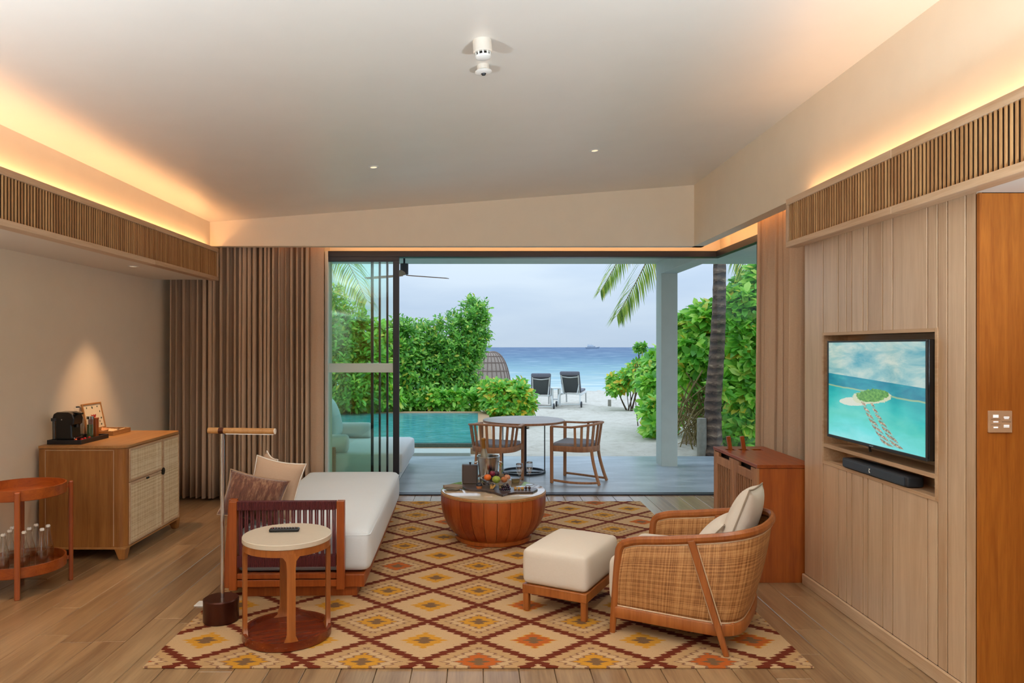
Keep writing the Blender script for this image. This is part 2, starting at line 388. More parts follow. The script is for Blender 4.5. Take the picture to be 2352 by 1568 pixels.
def rattan(name, c1, c2, c3, sc=150, holes=0.0):
    g = G(name); v = g.coord('UV'); xyz = g.sep(v)
    wob = g.noise(v, 14, 3)
    def stripes(k, s_):
        q = g.m_('ADD', g.m_('MULTIPLY', xyz[k], s_), g.m_('MULTIPLY', wob, 1.2)); cell = g.m_('FLOOR', q)
        rn = g.n('ShaderNodeTexWhiteNoise', {'W': cell}, noise_dimensions='1D').outputs[0]
        d = g.m_('ABSOLUTE', g.m_('SUBTRACT', g.m_('FRACT', q), .5)); return d, rn
    du, ru = stripes(0, sc); dv, rv = stripes(1, sc * .9)
    gap = g.m_('MULTIPLY', g.m_('GREATER_THAN', du, .34), g.m_('GREATER_THAN', dv, .3))
    f = g.m_('ADD', g.m_('MULTIPLY', ru, .5), g.m_('MULTIPLY', rv, .5))
    f = g.m_('ADD', g.m_('MULTIPLY', f, .6), g.m_('MULTIPLY', g.noise(v, 22, 4, .7), .4))
    col = g.ramp(f, [(.22, lin(c1)), (.5, lin(c2)), (.78, lin(c3))])
    col = g.mix(g.m_('MULTIPLY', gap, .55), col, lin(c1))
    b = g.n('ShaderNodeBsdfPrincipled', {'Base Color': col, 'Roughness': .5, 'Normal': g.bump(g.m_('ADD', du, dv), .3, .002)})
    if holes:
        tr = g.n('ShaderNodeBsdfTransparent')
        return g.surf(g.n('ShaderNodeMixShader', {0: g.m_('MULTIPLY', gap, holes), 1: b.outputs[0], 2: tr.outputs[0]}).outputs[0])
    return g.surf(b.outputs[0])
M['cane'] = rattan('woven_cane', '#7d4c24', '#b47c46', '#d2a068', 240, .75)
M['cane_pale'] = rattan('pale_cane', '#c2a478', '#e2cca4', '#f2e6ca', 170, 0)
def fur():
    g = G('brown_fur'); v = g.coord()
    a = g.noise(g.mapping(v, (60, 14, 60), rot=(0, 0, .4)), 1, 4, .7); b = g.noise(v, 9, 3)
    col = g.ramp(g.m_('ADD', g.m_('MULTIPLY', a, .7), g.m_('MULTIPLY', b, .3)), [(.3, lin('#3e1c12')), (.5, lin('#6c3f2b')), (.68, lin('#a27a5a'))])
    return g.pbr(col, .8, 0, g.bump(a, .7, .01), **{'Sheen Weight': .4})
M['fur'] = fur()
def rug():
    g = G('kilim'); v = g.coord(); xyz = g.sep(v)
    x, y = xyz[0], xyz[1]
    u = g.m_('DIVIDE', x, .2775); w = g.m_('DIVIDE', y, .2465)
    saw = g.m_('PINGPONG', g.m_('MULTIPLY', y, 1.0), .0155); saw = g.m_('DIVIDE', saw, .0155)
    fine = g.noise(g.mapping(v, (60, 260, 1)), 1, 3, .7)
    a = g.m_('MULTIPLY', g.m_('ADD', u, w), .5); b = g.m_('MULTIPLY', g.m_('SUBTRACT', u, w), .5)
    ra, rb = g.m_('ROUND', a), g.m_('ROUND', b)
    fa = g.m_('ABSOLUTE', g.m_('SUBTRACT', a, ra)); fb = g.m_('ABSOLUTE', g.m_('SUBTRACT', b, rb))
    d = g.m_('MULTIPLY', g.m_('MAXIMUM', fa, fb), 2.0)
    dj = g.m_('ADD', d, g.m_('ADD', g.m_('MULTIPLY', g.m_('SUBTRACT', saw, .5), .10), g.m_('MULTIPLY', g.m_('SUBTRACT', fine, .5), .15)))
    row = g.m_('MODULO', g.m_('ADD', g.m_('SUBTRACT', ra, rb), 100.0), 2.0)     # every other row
    cell = g.n('ShaderNodeTexWhiteNoise', {'Vector': g.comb(ra, rb, 0.0)}, noise_dimensions='2D').outputs[0]
    beige, cream, gold, orange, brown, red, mauve = [lin(c) for c in ('#c39c6c', '#cfab7e', '#d2952f', '#c06226', '#7e5f40', '#6e2a16', '#8e664e')]
    ringc = g.mix(g.m_('GREATER_THAN', cell, .82), gold, orange)
    inA = g.ramp(dj, [(0, brown), (.17, ringc if False else gold), (.37, mauve), (.42, cream), (.60, mauve), (.645, beige), (.89, red)], 'CONSTANT')
    inB = g.ramp(dj, [(0, brown), (.19, gold), (.40, cream), (.88, red)], 'CONSTANT')
    col = g.mix(row, inA, inB)
    isring = g.m_('MULTIPLY', g.m_('GREATER_THAN', dj, .17), g.m_('LESS_THAN', dj, .37))
    col = g.mix(g.m_('MULTIPLY', isring, g.m_('GREATER_THAN', cell, .8)), col, orange)
    nz = g.noise(v, 240, 3, .7)
    col = g.mix(g.m_('MULTIPLY', g.m_('SUBTRACT', nz, .3), .9, clamp=True), g.mix(.25, col, lin('#4a2a18')), col)
    fleck = g.m_('GREATER_THAN', g.noise(v, 130, 2, .5), .70)
    col = g.mix(g.m_('MULTIPLY', fleck, .35), col, lin('#5a2c18'))
    return g.pbr(col, .95, 0, g.bump(g.m_('ADD', fine, nz), .5, .003), **{'Specular IOR Level': .15})
M['rug'] = rug()
# ================================================================== THE SETTING
rnd = random.Random(7)
XL, XR = -3.13, 2.065            # left wall, right wall plane
YS, YG, YB = 6.85, 7.28, -3.0    # front of the bulkhead, glazing line, rear of the room
SOF, VT = 2.135, 2.442           # underside and top of the slatted valances
BEAM = 2.469
def ceil_z(x): return 2.70 + (x + 2.58) * .0764

# ---- floor with planks
floor = struct(MB().box(-3.3, 4.2, YB, YG, -.12, -.012).build('floor', M['floor_base']))
PW = .1655
plank_cache = {}
def plank(x, y0, y1):
    L = round(y1 - y0, 2)
    if L not in plank_cache:
        plank_cache[L] = MB().box(-PW / 2 + .0011, PW / 2 - .0011, -L / 2 + .001, L / 2 - .001, -.012, 0).mesh('plank')
    obj('plank', plank_cache[L], M['plank'], floor, .0025, 1, loc=(x, (y0 + y1) / 2, 0))
k0 = int((-3.13 - .02) / PW) - 1
for k in range(k0, 15):
    x = .02 + (k + .5) * PW
    if x < XL - .1 or x > 2.42: continue
    y = 2.75 - rnd.random() * .9
    while y < YG - .03:
        y1 = min(YG - .005, round(y + rnd.choice((1.1, 1.4, 1.7, 1.9)), 2))
        if YG - y1 < .25: y1 = YG - .005
        ya = max(y, 2.2)
        if x > XR + .085 and y1 < 4.6: y = y1; continue
        if x > XR + .085: ya = max(ya, 4.56)
        if y1 - ya > .05: plank(x, ya, y1)
        y = y1
m = MB().box(-3.3, 4.2, YB, 2.2, -.012, 0); o = m.build('rear_planks', M['plank'], floor); o['kind'] = 'stuff'

# ---- ceiling (sloping)
def slope_slab(x0, x1, y0, y1, t=.12):
    a, b = ceil_z(x0), ceil_z(x1)
    return MB().add([(x0, y0, a), (x1, y0, b), (x1, y1, b), (x0, y1, a), (x0, y0, a + t), (x1, y0, b + t), (x1, y1, b + t), (x0, y1, a + t)],
                    [(0, 1, 2, 3), (7, 6, 5, 4), (4, 5, 1, 0), (5, 6, 2, 1), (6, 7, 3, 2), (7, 4, 0, 3)])
struct(slope_slab(-2.62, 2.12, YB, YS + .1).build('ceiling', M['ceiling']))
# ---- left: low wall, bulkhead, soffit
struct(MB().box(XL - .15, XL, YB, YG + .1, -.1, 2.9).build('wall_left', M['wall']))
struct(MB().box(XL, -2.58, YB, YS, SOF + .015, 2.85).build('wall_bulkhead_left', M['wall']))
# ---- bulkhead over the glazing, following the slope
def bulk(x0, x1, y0, y1, z0):
    a, b = ceil_z(x0), ceil_z(x1)
    return MB().add([(x0, y0, z0), (x1, y0, z0), (x1, y1, z0), (x0, y1, z0), (x0, y0, a), (x1, y0, b), (x1, y1, b), (x0, y1, a)],
                    [(3, 2, 1, 0), (4, 5, 6, 7), (0, 1, 5, 4), (1, 2, 6, 5), (2, 3, 7, 6), (3, 0, 4, 7)])
struct(bulk(-2.58, XR + .1, YS, YS + .10, BEAM).build('wall_bulkhead_back', M['wall']))
struct(MB().box(XR, XR + .10, YB, YS + .10, BEAM, 3.2).build('wall_bulkhead_right', M['wall']))
struct(MB().box(XL, 2.6, YS + .1, YG + .2, 2.86, 2.95).add(*(lambda q: (q.v, q.f))(MB().box(XR + .1, 2.6, 4.3, YG + .2, 2.86, 2.95))).build('ceiling_pocket', M['wall']))
# header strips above the glazing
struct(MB().box(-1.56, 2.50, YG + .03, YG + .16, 2.472, 2.86).build('wall_back_header', M['wall']))
struct(MB().box(2.47, 2.62, 4.5, YG + .16, 2.472, 2.86).build('wall_side_header', M['wall']))
struct(MB().box(XL, -1.53, YG, YG + .16, -.1, 2.86).build('wall_back', M['wall']))
# ---- right: block that carries the television, corridor beyond it
YT0, YT1 = 2.957, 4.53
NY0, NY1, NZ0, NZ1, SH = 3.215, 4.285, .808, 1.583, .927     # niche
tvw = MB().box(XR + .022, XR + .022 + .5, YT0 + .012, NY0, 0, SOF + .02)
tvw.box(XR + .022, XR + .522, NY1, YT1, 0, SOF + .02).box(XR + .022, XR + .522, NY0, NY1, 0, NZ0).box(XR + .022, XR + .522, NY0, NY1, NZ1, SOF + .02)
tvw.box(XR + .15, XR + .522, NY0, NY1, NZ0, NZ1)
wall_tv = struct(tvw.build('wall_right', M['dark_back']))
grooves = [1850, 1890, 1925, 1944, 1956, 1982, 1993, 2027, 2050, 2130, 2158, 2176, 2218, 2248]
ys = [F * XR / (g - CX) for g in grooves]; ys[0] = YT1; ys[1] = NY1; ys[10] = NY0; ys[13] = YT0
def wpanel(y0, y1, z0, z1):
    MB().box(XR, XR + .022, min(y0, y1) + .004, max(y0, y1) - .004, z0, z1).build('panel', M['oak'], wall_tv, bevel=.0015, seg=1)
for i in range(13):
    if 1 <= i < 10:
        wpanel(ys[i], ys[i + 1], .066, NZ0 - .001); wpanel(ys[i], ys[i + 1], NZ1 + .001, SOF + .02)
    else: wpanel(ys[i], ys[i + 1], .066, SOF + .02)
# niche lining and shelf
t = .014
for nm, b in (('niche_frame', (XR - .004, XR + .15, NY0 - .005, NY0 + t, NZ0 - .004, NZ1 + .004)), ('niche_frame', (XR - .004, XR + .15, NY1 - t, NY1 + .005, NZ0 - .004, NZ1 + .004)),
              ('niche_frame', (XR - .004, XR + .15, NY0 + t, NY1 - t, NZ1 - t, NZ1 + .004)), ('niche_frame', (XR - .004, XR + .15, NY0 + t, NY1 - t, NZ0 - .004, NZ0 + t)),
              ('niche_shelf', (XR - .004, XR + .15, NY0 + t, NY1 - t, SH - .022, SH)), ('niche_back', (XR + .14, XR + .15, NY0, NY1, NZ0, NZ1))):
    MB().box(*b).build(nm, M['oak_y'], wall_tv, bevel=.001, seg=1)
# end face of the block, with a skirting on the long side
struct(MB().box(XR + .0, 3.4, YT0 - .012, YT0 + .010, 0, SOF).build('wall_right_end', M['endwood']))
struct(MB().box(XR - .016, XR + .001, YT0 + .0, YT1, .0, .066).build('baseboard_right', M['oak_y'], bevel=.003, seg=1))
struct(MB().box(XR - .03, 4.0, YB, YT0 - .012, SOF + .003, SOF + .05).build('ceiling_corridor', M['soffit']))
struct(MB().box(3.4, 3.5, YB, YT0 + .2, -.1, 2.4).build('wall_corridor', M['endwood']))
# rear wall of the room; its wide window is added for extra daylight
rw = MB().box(-3.2, -1.5, YB - .1, YB, -.1, 3.3).box(1.3, 3.5, YB - .1, YB, -.1, 3.3).box(-1.5, 1.3, YB - .1, YB, 2.4, 3.3)
struct(rw.build('wall_rear', M['endwood']))
w2 = struct(MB().box(-1.5, -1.44, YB - .08, YB - .02, 0, 2.4).box(1.24, 1.3, YB - .08, YB - .02, 0, 2.4).box(-1.44, 1.24, YB - .08, YB - .02, 2.34, 2.4).build('window_fill', M['black']))
MB().box(-1.44, 1.24, YB - .053, YB - .047, 0, 2.34).build('pane', M['glass'], w2)
struct(MB().box(-14, 14, YB - 16, YB - .1, -.3, -.06).build('ground_rear', M['sand']))

# ---- slatted valances
def valance(name, sgn, xf, y0, y1, label, s0):
    """xf: front face; sgn: +1 when the room lies towards +x"""
    th = .024; xi = xf - sgn * th
    v = thing(name, label, 'valance', (0, 0, 0)); v['kind'] = 'structure'
    a, b = min(xf, xi), max(xf, xi)
    for z0, z1, nm in ((SOF, SOF + .036, 'lower_rail'), (VT - .040, VT, 'upper_rail')):
        yy = y0
        while yy < y1 - .01:
            ye = min(y1, yy + 2.1); w_ = .055 if nm == 'lower_rail' else 0
            xa, xb = (a - .0, b) if sgn > 0 else (a, b)
            MB().box(xa - (w_ if sgn > 0 else 0), xb + (w_ if sgn < 0 else 0), yy + .0008, ye - .0008, z0, z1).build(nm, M['oak_y'], v, bevel=.002, seg=1); yy = ye
    MB().box(a, b, y1 - .025, y1, SOF + .036, VT - .04).build('end_post', M['oak'], v)
    xb_ = xf - sgn * .030
    MB().box(min(xb_, xb_ - sgn * .006), max(xb_, xb_ - sgn * .006), y0, y1, SOF + .03, VT - .032).build('dark_backing', M['dark_back'], v)
    sm = MB().box(-.0035, .0035, -.0050, .0050, SOF + .034, VT - .038).mesh('slat')
    pitch = .0272; yy = y1 - .045; rest = MB()
    while yy > y0 + .03:
        xs = xf - sgn * .010
        if yy > s0: obj('slat', sm, M['slat'], v, loc=(xs, yy, 0))
        else: rest.box(xs - .0035, xs + .0035, yy - .005, yy + .005, SOF + .034, VT - .038)
        yy -= pitch
    o = rest.build('rear_slats', M['slat'], v); o['kind'] = 'stuff'
    return v
vl = valance('valance_left', 1, -2.49, -2.9, 6.835, 'slatted wooden valance along the left wall above the sideboard', 3.4)
vr = valance('valance_right', -1, 1.962, -2.9, 4.565, 'slatted wooden valance above the television wall', 2.3)
# soffit board closing the underside of the left bulkhead, and led strips lying in both coves
struct(MB().box(XL, -2.515, YB, YS, SOF + .012, SOF + .03).build('ceiling_soffit_left', M['soffit']))
o = MB().box(-2.553, -2.538, -2.8, 6.78, 2.395, 2.402).build('led_strip', M['led'], vl)
o = MB().box(2.022, 2.038, -2.8, 4.5, 2.395, 2.402).build('led_strip', M['led'], vr)
MB().box(-2.58, -2.53, -2.9, 6.835, 2.38, 2.395).build('cove_tray', M['oak_y'], vl)
MB().box(2.01, 2.064, -2.9, 4.565, 2.38, 2.395).build('cove_tray', M['oak_y'], vr)

# ---- glazing: door head, track, fixed pane and three sliding leaves
XJ, XC = -1.525, 2.43
d1 = struct(MB().box(XJ, XC + .03, YG - .06, YG + .06, 2.412, 2.472).build('door_1', M['black'], bevel=.003, seg=1))
MB().box(XJ, XC + .03, YG - .055, YG + .055, 0, .012).build('track', M['black'], d1)
MB().box(XJ - .03, XJ, YG - .08, YG + .04, 0, 2.47).build('jamb', M['white'], d1, bevel=.003, seg=1)
MB().box(XJ, W(915, 0, YG)[0], YG - .05, YG - .03, 2.365, 2.412).build('transom', M['black'], d1)
leaves = [(852, 858, YG + .045), (870, 874.5, YG + .015), (887.5, 892, YG - .015), (903, 917, YG - .045)]
for n_, (a, b, yy) in enumerate(leaves):
    lf = struct(MB().box(W(a, 0, yy)[0], W(b, 0, yy)[0], yy - .014, yy + .014, .012, 2.412).build('door_%d' % (n_ + 2), M['black'], bevel=.002, seg=1))
    x0, x1 = XJ + .004, W(a, 0, yy)[0]
    MB().box(x0, x1, yy - .003, yy + .003, .05, 2.38).build('pane', M['glass'], lf)
    MB().box(x0, x1, yy - .012, yy + .012, .012, .05).build('bottom_rail', M['black'], lf)
    MB().box(x0, x1, yy - .012, yy + .012, 2.375, 2.412).build('top_rail', M['black'], lf)
    if n_ == 3:
        MB().box(x0, x1, yy - .0045, yy - .0031, 1.5 - 58 * yy / F, 1.5 - 37 * yy / F).build('safety_band', M['film'], lf)
    MB().box(W(a, 0, yy)[0], W(b, 0, yy)[0], yy - .02, yy + .02, 2.378, 2.411).build('hanger', M['black'], lf)
# side window round the corner
s1 = struct(MB().box(XC - .03, XC + .03, 4.9, YG - .06, 2.412, 2.472).build('window_1', M['black']))
MB().box(XC - .003, XC + .003, 4.9, YG - .0, .05, 2.412).build('pane', M['glass_side'], s1)
MB().box(XC - .025, XC + .025, 4.9, YG - .06, 0, .05).build('sill_rail', M['black'], s1)
MB().box(XC - .025, XC + .025, 6.13, 6.185, .05, 2.412).build('mullion', M['black'], s1)
struct(MB().box(XC - .02, XC + .15, 4.3, 4.9, -.1, 2.86).build('wall_side', M['wall']))

# ---- outside: terrace, roof, column, sand, sea
deck = struct(MB().box(-6, 7.5, YG + .0, 9.84, -.14, -.002).build('terrace_floor', M['concrete']))
struct(MB().box(-6, -.12, 9.95, 10.42, -.14, .028).build('terrace_kerb', M['render_white'], bevel=.006, seg=1))
struct(MB().box(-6, 5.2, YG + .16, 9.36, 2.59, 2.85).build('roof_terrace', M['render_white']))
struct(MB().box(2.30, 2.505, YG + .3, 9.28, 2.43, 2.60).build('roof_beam', M['render_white'], bevel=.004, seg=1))
struct(MB().box(2.30, 2.505, 9.0, 9.27, -.1, 2.44).build('terrace_column', M['render_white'], bevel=.006, seg=2))
def sand_z(x, y):
    t = max(0, min(1, (y - 9.8) / 26)); return -.03 - .50 * t
rs = np.random.RandomState(3)
bump_n = [(rs.uniform(.2, 2.2), rs.uniform(.2, 2.2), rs.uniform(0, 6.3), rs.uniform(.003, .012)) for _ in range(26)]
def sand_h(x, y):
    return sand_z(x, y) + sum(a * math.sin(kx * x * 2 + ky * y * 2 + ph) for kx, ky, ph, a in bump_n) * (1 if y > 10.1 else .3)
gy = [9.7 + 32 * (k / 110) ** 1.35 for k in range(111)]
gx = [-34 + 68 * k / 150 for k in range(151)]
sm = MB(); sm.v = [(x, y, sand_h(x, y)) for y in gy for x in gx]
sm.f = [(j * 151 + i, j * 151 + i + 1, (j + 1) * 151 + i + 1, (j + 1) * 151 + i) for j in range(110) for i in range(150)]
struct(sm.build('ground_beach', M['sand'], smooth=60))
struct(MB().box(-60, -34, -30, 42, -.5, -.4).box(34, 60, -30, 42, -.5, -.4).build('ground_far', M['sand']))
struct(MB().add([(-5200, 31, -.47), (5200, 31, -.47), (5200, 8000, -.47), (-5200, 8000, -.47)], [(0, 1, 2, 3)]).build('sea', M['sea']))
SEA_Z = -.47
# plunge pool
PX0, PX1, PY0, PY1, PZ = -3.35, -.02, 10.5, 15.2, .10
pw = struct(MB().box(PX0, PX1, PY0 + .02, PY1, -.2, PZ - .004).build('pool_water', M['pool']))
struct(MB().box(PX0 - .25, PX1 + .02, PY0 - .03, PY0 + .02, -.2, PZ - .012).build('pool_wall', M['pool_tile']))
struct(MB().box(PX0 - .25, PX1 + .25, PY0 - .10, PY0 - .03, -.2, .03).build('pool_ledge', M['coping']))
for i, b in enumerate(((PX0 - .25, PX1 + .25, PY1, PY1 + .25), (PX0 - .25, PX0, PY0, PY1), (PX1, PX1 + .23, PY0, PY1))):
    struct(MB().box(b[0], b[1], b[2], b[3], -.2, PZ + .012).build('pool_coping_%s' % ('back', 'left', 'right')[i], M['coping'], bevel=.008, seg=1))
# ================================================================== CURTAINS
def curtain_sheet(L, z0, z1, folds, seed, amp=.05):
    r = random.Random(seed); ph = [0]
    for k in range(folds): ph.append(ph[-1] + r.uniform(.6, 1.5))
    tot = ph[-1]; ph = [p / tot for p in ph]
    am = [r.uniform(.55, 1.15) for _ in range(folds)]; dr = [r.uniform(-.4, .4) for _ in range(folds)]
    rows = [z1, z1 - .06] + [z1 - .06 - (z1 - .06 - z0) * k / 7 for k in range(1, 8)]
    m = MB(); npf = 14; rings = []
    for zi, z in enumerate(rows):
        t = (z1 - z) / (z1 - z0); ring = []
        for k in range(folds):
            for q in range(npf):
                f = q / npf; s = ph[k] + (ph[k + 1] - ph[k]) * f
                a0, a1 = am[k], am[(k + 1) % folds]
                a = a0 + (a1 - a0) * f
                a = a * amp * (.8 + .35 * t)
                c = 1.9 * abs(math.sin(PI * f)) ** .75 - 1 + .10 * math.sin(4 * PI * f + k + 1.5 * t); c = -c
                x = (s + dr[k] * .35 / folds * t * math.sin(PI * f)) * L + .30 * amp * math.sin(2 * PI * f) * am[k]
                ring.append((x, a * c, z + (.004 * math.sin(k * 2.1) if z == z0 else 0)))
        rings.append(ring)
    m.loft(rings, cap=False, closed=False)
    return m
c = thing('curtain', 'long taupe linen curtain gathered in folds left of the glass door', 'curtain', (-3.06, 7.06, 0))
curtain_sheet(1.40, .022, 2.62, 25, 5, .084).build('curtain_panel', M['curtain'], c, smooth=60).modifiers.new('s', 'SOLIDIFY').thickness = .004
curtain_sheet(.155, .022, 2.62, 1, 8, .012).xf(Matrix.Translation((1.385, .0, 0))).build('curtain_leading_edge', M['curtain'], c, smooth=60).modifiers.new('s', 'SOLIDIFY').thickness = .004
MB().box(0, 1.52, -.012, .012, 2.62, 2.64).build('curtain_rail', M['white'], c)
c = thing('curtain', 'taupe linen curtain gathered beside the corner window above the slatted cabinet', 'curtain', (2.31, 5.82, 0), -PI / 2)
curtain_sheet(1.16, .022, 2.62, 11, 21, .075).build('curtain_panel', M['curtain'], c, smooth=60).modifiers.new('s', 'SOLIDIFY').thickness = .004
MB().box(-1.2, 1.16, -.012, .012, 2.62, 2.64).build('curtain_rail', M['white'], c)

# ================================================================== RUG
RZ = .010
rg = tag(MB().box(-1.57, 1.565, -.055, 3.53, 0, RZ).build('kilim_rug', M['rug'], bevel=.003, seg=1, loc=(0, 3.385, 0.0)),
         'flat woven kilim rug with rows of gold and maroon diamonds', 'rug')

# ================================================================== DAYBED
BR = R(1.5)
bed = thing('daybed', 'low teak daybed with white mattress and woven cord end', 'daybed', (-1.47, 4.22, RZ), BR)
MB().box(.06, .74, .05, 2.05, 0, .056).build('plinth', M['bed_wood'], bed)
MB().box(0, .785, 0.03, 2.14, .056, .132).build('platform', M['bed_wood'], bed, bevel=.004)
mm = MB().rbox(.80, 2.06, .255, .045, .035, 12, (.415, 1.085, .262), .012); mt = mm.build('mattress', M['linen_white'], bed, smooth=50)
def ring_pts(sx, sy, r, z, c, n=6):
    p = []
    for cx_, cy_, a in ((1, 1, 0), (-1, 1, 90), (-1, -1, 180), (1, -1, 270)):
        for k in range(n + 1):
            t_ = R(a + 90 * k / n); p.append((c[0] + cx_ * (sx / 2 - r) + r * math.cos(t_), c[1] + cy_ * (sy / 2 - r) + r * math.sin(t_), z))
    return p
MB().tube(ring_pts(.800, 2.06, .04, .358, (.415, 1.085)), .0035, 6, True).build('piping', M['linen_white'], mt)
# woven end: two posts, cord-wrapped rails, cords
def cord_end(par, x0, x1, yf, zt, n, M4=None, straps=True):
    def fin(mb, nm, mat, **k):
        if M4 is not None: mb.xf(M4)
        return mb.build(nm, mat, par, **k)
    fin(MB().box(x0, x0 + .046, yf - .022, yf + .022, .06, zt), 'post', M['bed_wood'], bevel=.003)
    fin(MB().box(x1 - .046, x1, yf - .022, yf + .022, .06, zt), 'post', M['bed_wood'], bevel=.003)
    fin(MB().box(x0 + .046, x1 - .046, yf - .016, yf + .016, .125, .155), 'rail', M['bed_wood'], bevel=.002)
    fin(MB().box(x0 + .046, x1 - .046, yf - .016, yf + .016, .078, .118), 'rail', M['bed_wood'], bevel=.002)
    def wrap(z0, z1, nm):
        q = MB(); x = x0 + .048; w = .0085
        while x + w < x1 - .046:
            q.box(x, x + w - .0012, yf - .022, yf + .022, z0, z1); x += w
        fin(q, nm, M['cord'], bevel=.002, seg=1)
    wrap(zt - .052, zt - .001, 'wrapped_rail'); wrap(.195, .262, 'wrapped_rail')
    xs = x0 + .046; st = (x1 - x0 - .092) / n
    for k in range(n):
        x = xs + (k + .5) * st
        q = MB()
        for s_ in (-1, 1):
            q.bar((x + s_ * st * .16, yf - .004 * s_, .24), (x + s_ * st * .16, yf + .004 * s_, zt - .03), st * .26, .008, up=(0, 1, 0))
        fin(q, 'cord_strap', M['cord'])
cord_end(bed, .0, .675, -.005, .582, 17)
M4 = Matrix.Translation((-.035, .02, 0)) @ Matrix.Rotation(R(90), 4, 'Z') @ Matrix.Rotation(R(4), 4, 'X')
cord_end(bed, .0, .95, 0, .585, 22, M4)
def cushion(name, label, loc, rot, w, h, t, mat, pipe, pin=.1):
    o = thing(name, label, 'cushion', loc); o.rotation_euler = rot
    MB().pillow(w, h, t, 18, pin).build('cover', mat, o, smooth=80)
    pts = []
    for sgn_u, sgn_v, ax in ((0, -1, 0), (1, 0, 1), (0, 1, 2), (-1, 0, 3)):
        for k in range(14):
            f = -1 + 2 * k / 14
            u, v = ((f, -1), (1, f), (-f, 1), (-1, -f))[ax]
            pts.append((w / 2 * u * (1 - pin * (1 - v * v) * u * u), h / 2 * v * (1 - pin * (1 - u * u) * v * v), 0))
    MB().tube(pts, .0045, 6, True).build('piping', pipe, o, smooth=60)
    return o
cushion('cushion', 'brown fur cushion leaning on the daybed end', (-1.372, 4.355, .583), (R(70), R(12), R(3)), .37, .28, .12, M['fur'], plain('fur_piping', '#a8886c', .8))
cushion('cushion', 'tan cushion with white piping behind the brown fur one', (-1.300, 4.53, .605), (R(72), R(9), R(-6)), .33, .37, .12, M['cushion_tan'], M['piping'])
cushion('cushion', 'small tan cushion corner showing behind the white-piped cushion', (-1.405, 4.74, .605), (R(80), R(2), R(-62)), .34, .36, .11, M['cushion_tan'], M['piping'])

# ================================================================== SIDE TABLE with remote
stb = thing('side_table', 'round teak side table with pale taupe top beside the daybed', 'table', (-.993, 3.70, RZ), R(20))
MB().lathe([(.0005, .497), (.2215, .497), (.2245, .50), (.2245, .521), (.221, .524), (.0005, .524)], 56).build('table_top', M['taupe'], stb, smooth=30)
MB().lathe([(.196, .462), (.2195, .462), (.2195, .497), (.196, .497), (.196, .462)], 56).build('top_ring', M['table_teak'], stb, smooth=30)
MB().lathe([(.0005, .004), (.224, .004), (.224, .046), (.207, .046), (.203, .026), (.0005, .026)], 56).build('base', M['table_base'], stb, smooth=30)
for k in range(4):
    a = R(-90 + 90 * k); ring = []
    prof = [(.026, .058), (.040, .036), (.075, .0215), (.12, .0205), (.40, .0205), (.44, .024), (.462, .040), (.478, .056)]
    rings = []
    for z, hw in prof:
        da = hw / .214
        rings.append([((.198) * math.cos(a - da), .198 * math.sin(a - da), z), (.2195 * math.cos(a - da), .2195 * math.sin(a - da), z),
                      (.222 * math.cos(a), .222 * math.sin(a), z),
                      (.2195 * math.cos(a + da), .2195 * math.sin(a + da), z), (.198 * math.cos(a + da), .198 * math.sin(a + da), z)])
    MB().loft(rings).build('leg', M['table_teak'], stb, smooth=40)
rm = thing('remote_control', 'slim black remote control on the round side table', 'remote', (-1.02, 3.745, .524 + RZ), R(4))
MB().rbox(.155, .042, .018, .008, 0, 4, (0, 0, .009)).build('body', M['black_plastic'], rm, smooth=50)
for i in range(9):
    for j in range(3):
        MB().cyl((-.062 + i * .0145, -.011 + j * .011, .0175), .0036, .0022, 8).build('button', M['grey_cushion'] if (i, j) != (0, 1) else plain('red_button', '#b03028', .5), rm)

# ================================================================== FLOOR LAMP and floor socket
lamp = thing('floor_lamp', 'slim reading lamp with horizontal wooden bar and round bronze base', 'lamp', (-1.408, 3.9, RZ))
MB().lathe([(.0005, 0), (.090, 0), (.0935, .004), (.0935, .118), (.088, .124), (.0005, .124)], 40).build('base', M['bronze'], lamp, smooth=40)
MB().tube([(.007, 0, .12), (.007, 0, .99)], .0105, 14).build('pole', M['chrome'], lamp, smooth=40)
MB().tube([(.007, 0, .97), (.007, 0, 1.018)], .0085, 14).build('collar', M['chrome'], lamp, smooth=40)
bar_r = R(-6)
hb = MB().tube([(-.075, 0, 0), (.30, 0, 0)], .0165, 18, up=(0, 0, 1)).xf(Matrix.Translation((0.003, 0, 1.034)) @ Matrix.Rotation(bar_r, 4, 'Z')).build('head_bar', M['walnut_x'], lamp, smooth=40)
MB().tube([(-.014, 0, 0), (.014, 0, 0)], .018, 18, up=(0, 0, 1)).xf(Matrix.Translation((0.003, 0, 1.034)) @ Matrix.Rotation(bar_r, 4, 'Z')).build('clamp', M['bronze'], lamp, smooth=40)
MB().tube([(.30, 0, 0), (.304, 0, 0)], .0155, 18, up=(0, 0, 1)).xf(Matrix.Translation((0.003, 0, 1.034)) @ Matrix.Rotation(bar_r, 4, 'Z')).build('end_cap', M['piping'], hb, smooth=40)
MB().box(.025, .296, -.008, .008, -.0185, -.012).xf(Matrix.Translation((0.003, 0, 1.034)) @ Matrix.Rotation(bar_r, 4, 'Z')).build('led_diffuser', M['white'], hb)
so = thing('floor_socket', 'white floor socket with a black plug behind the lamp base', 'socket', (-1.60, 4.17, 0.0))
MB().box(-.05, .05, -.04, .04, 0, .006).build('plate', M['white'], so, bevel=.002)
MB().rbox(.045, .03, .026, .008, 0, 3, (.008, .012, .019)).build('plug', M['black_plastic'], so, smooth=50)
MB().tube([(.02, .012, .018), (.06, .03, .008), (.10, .06, .005), (.11, .12, .005)], .004, 8).build('cable', M['black_plastic'], so, smooth=60)

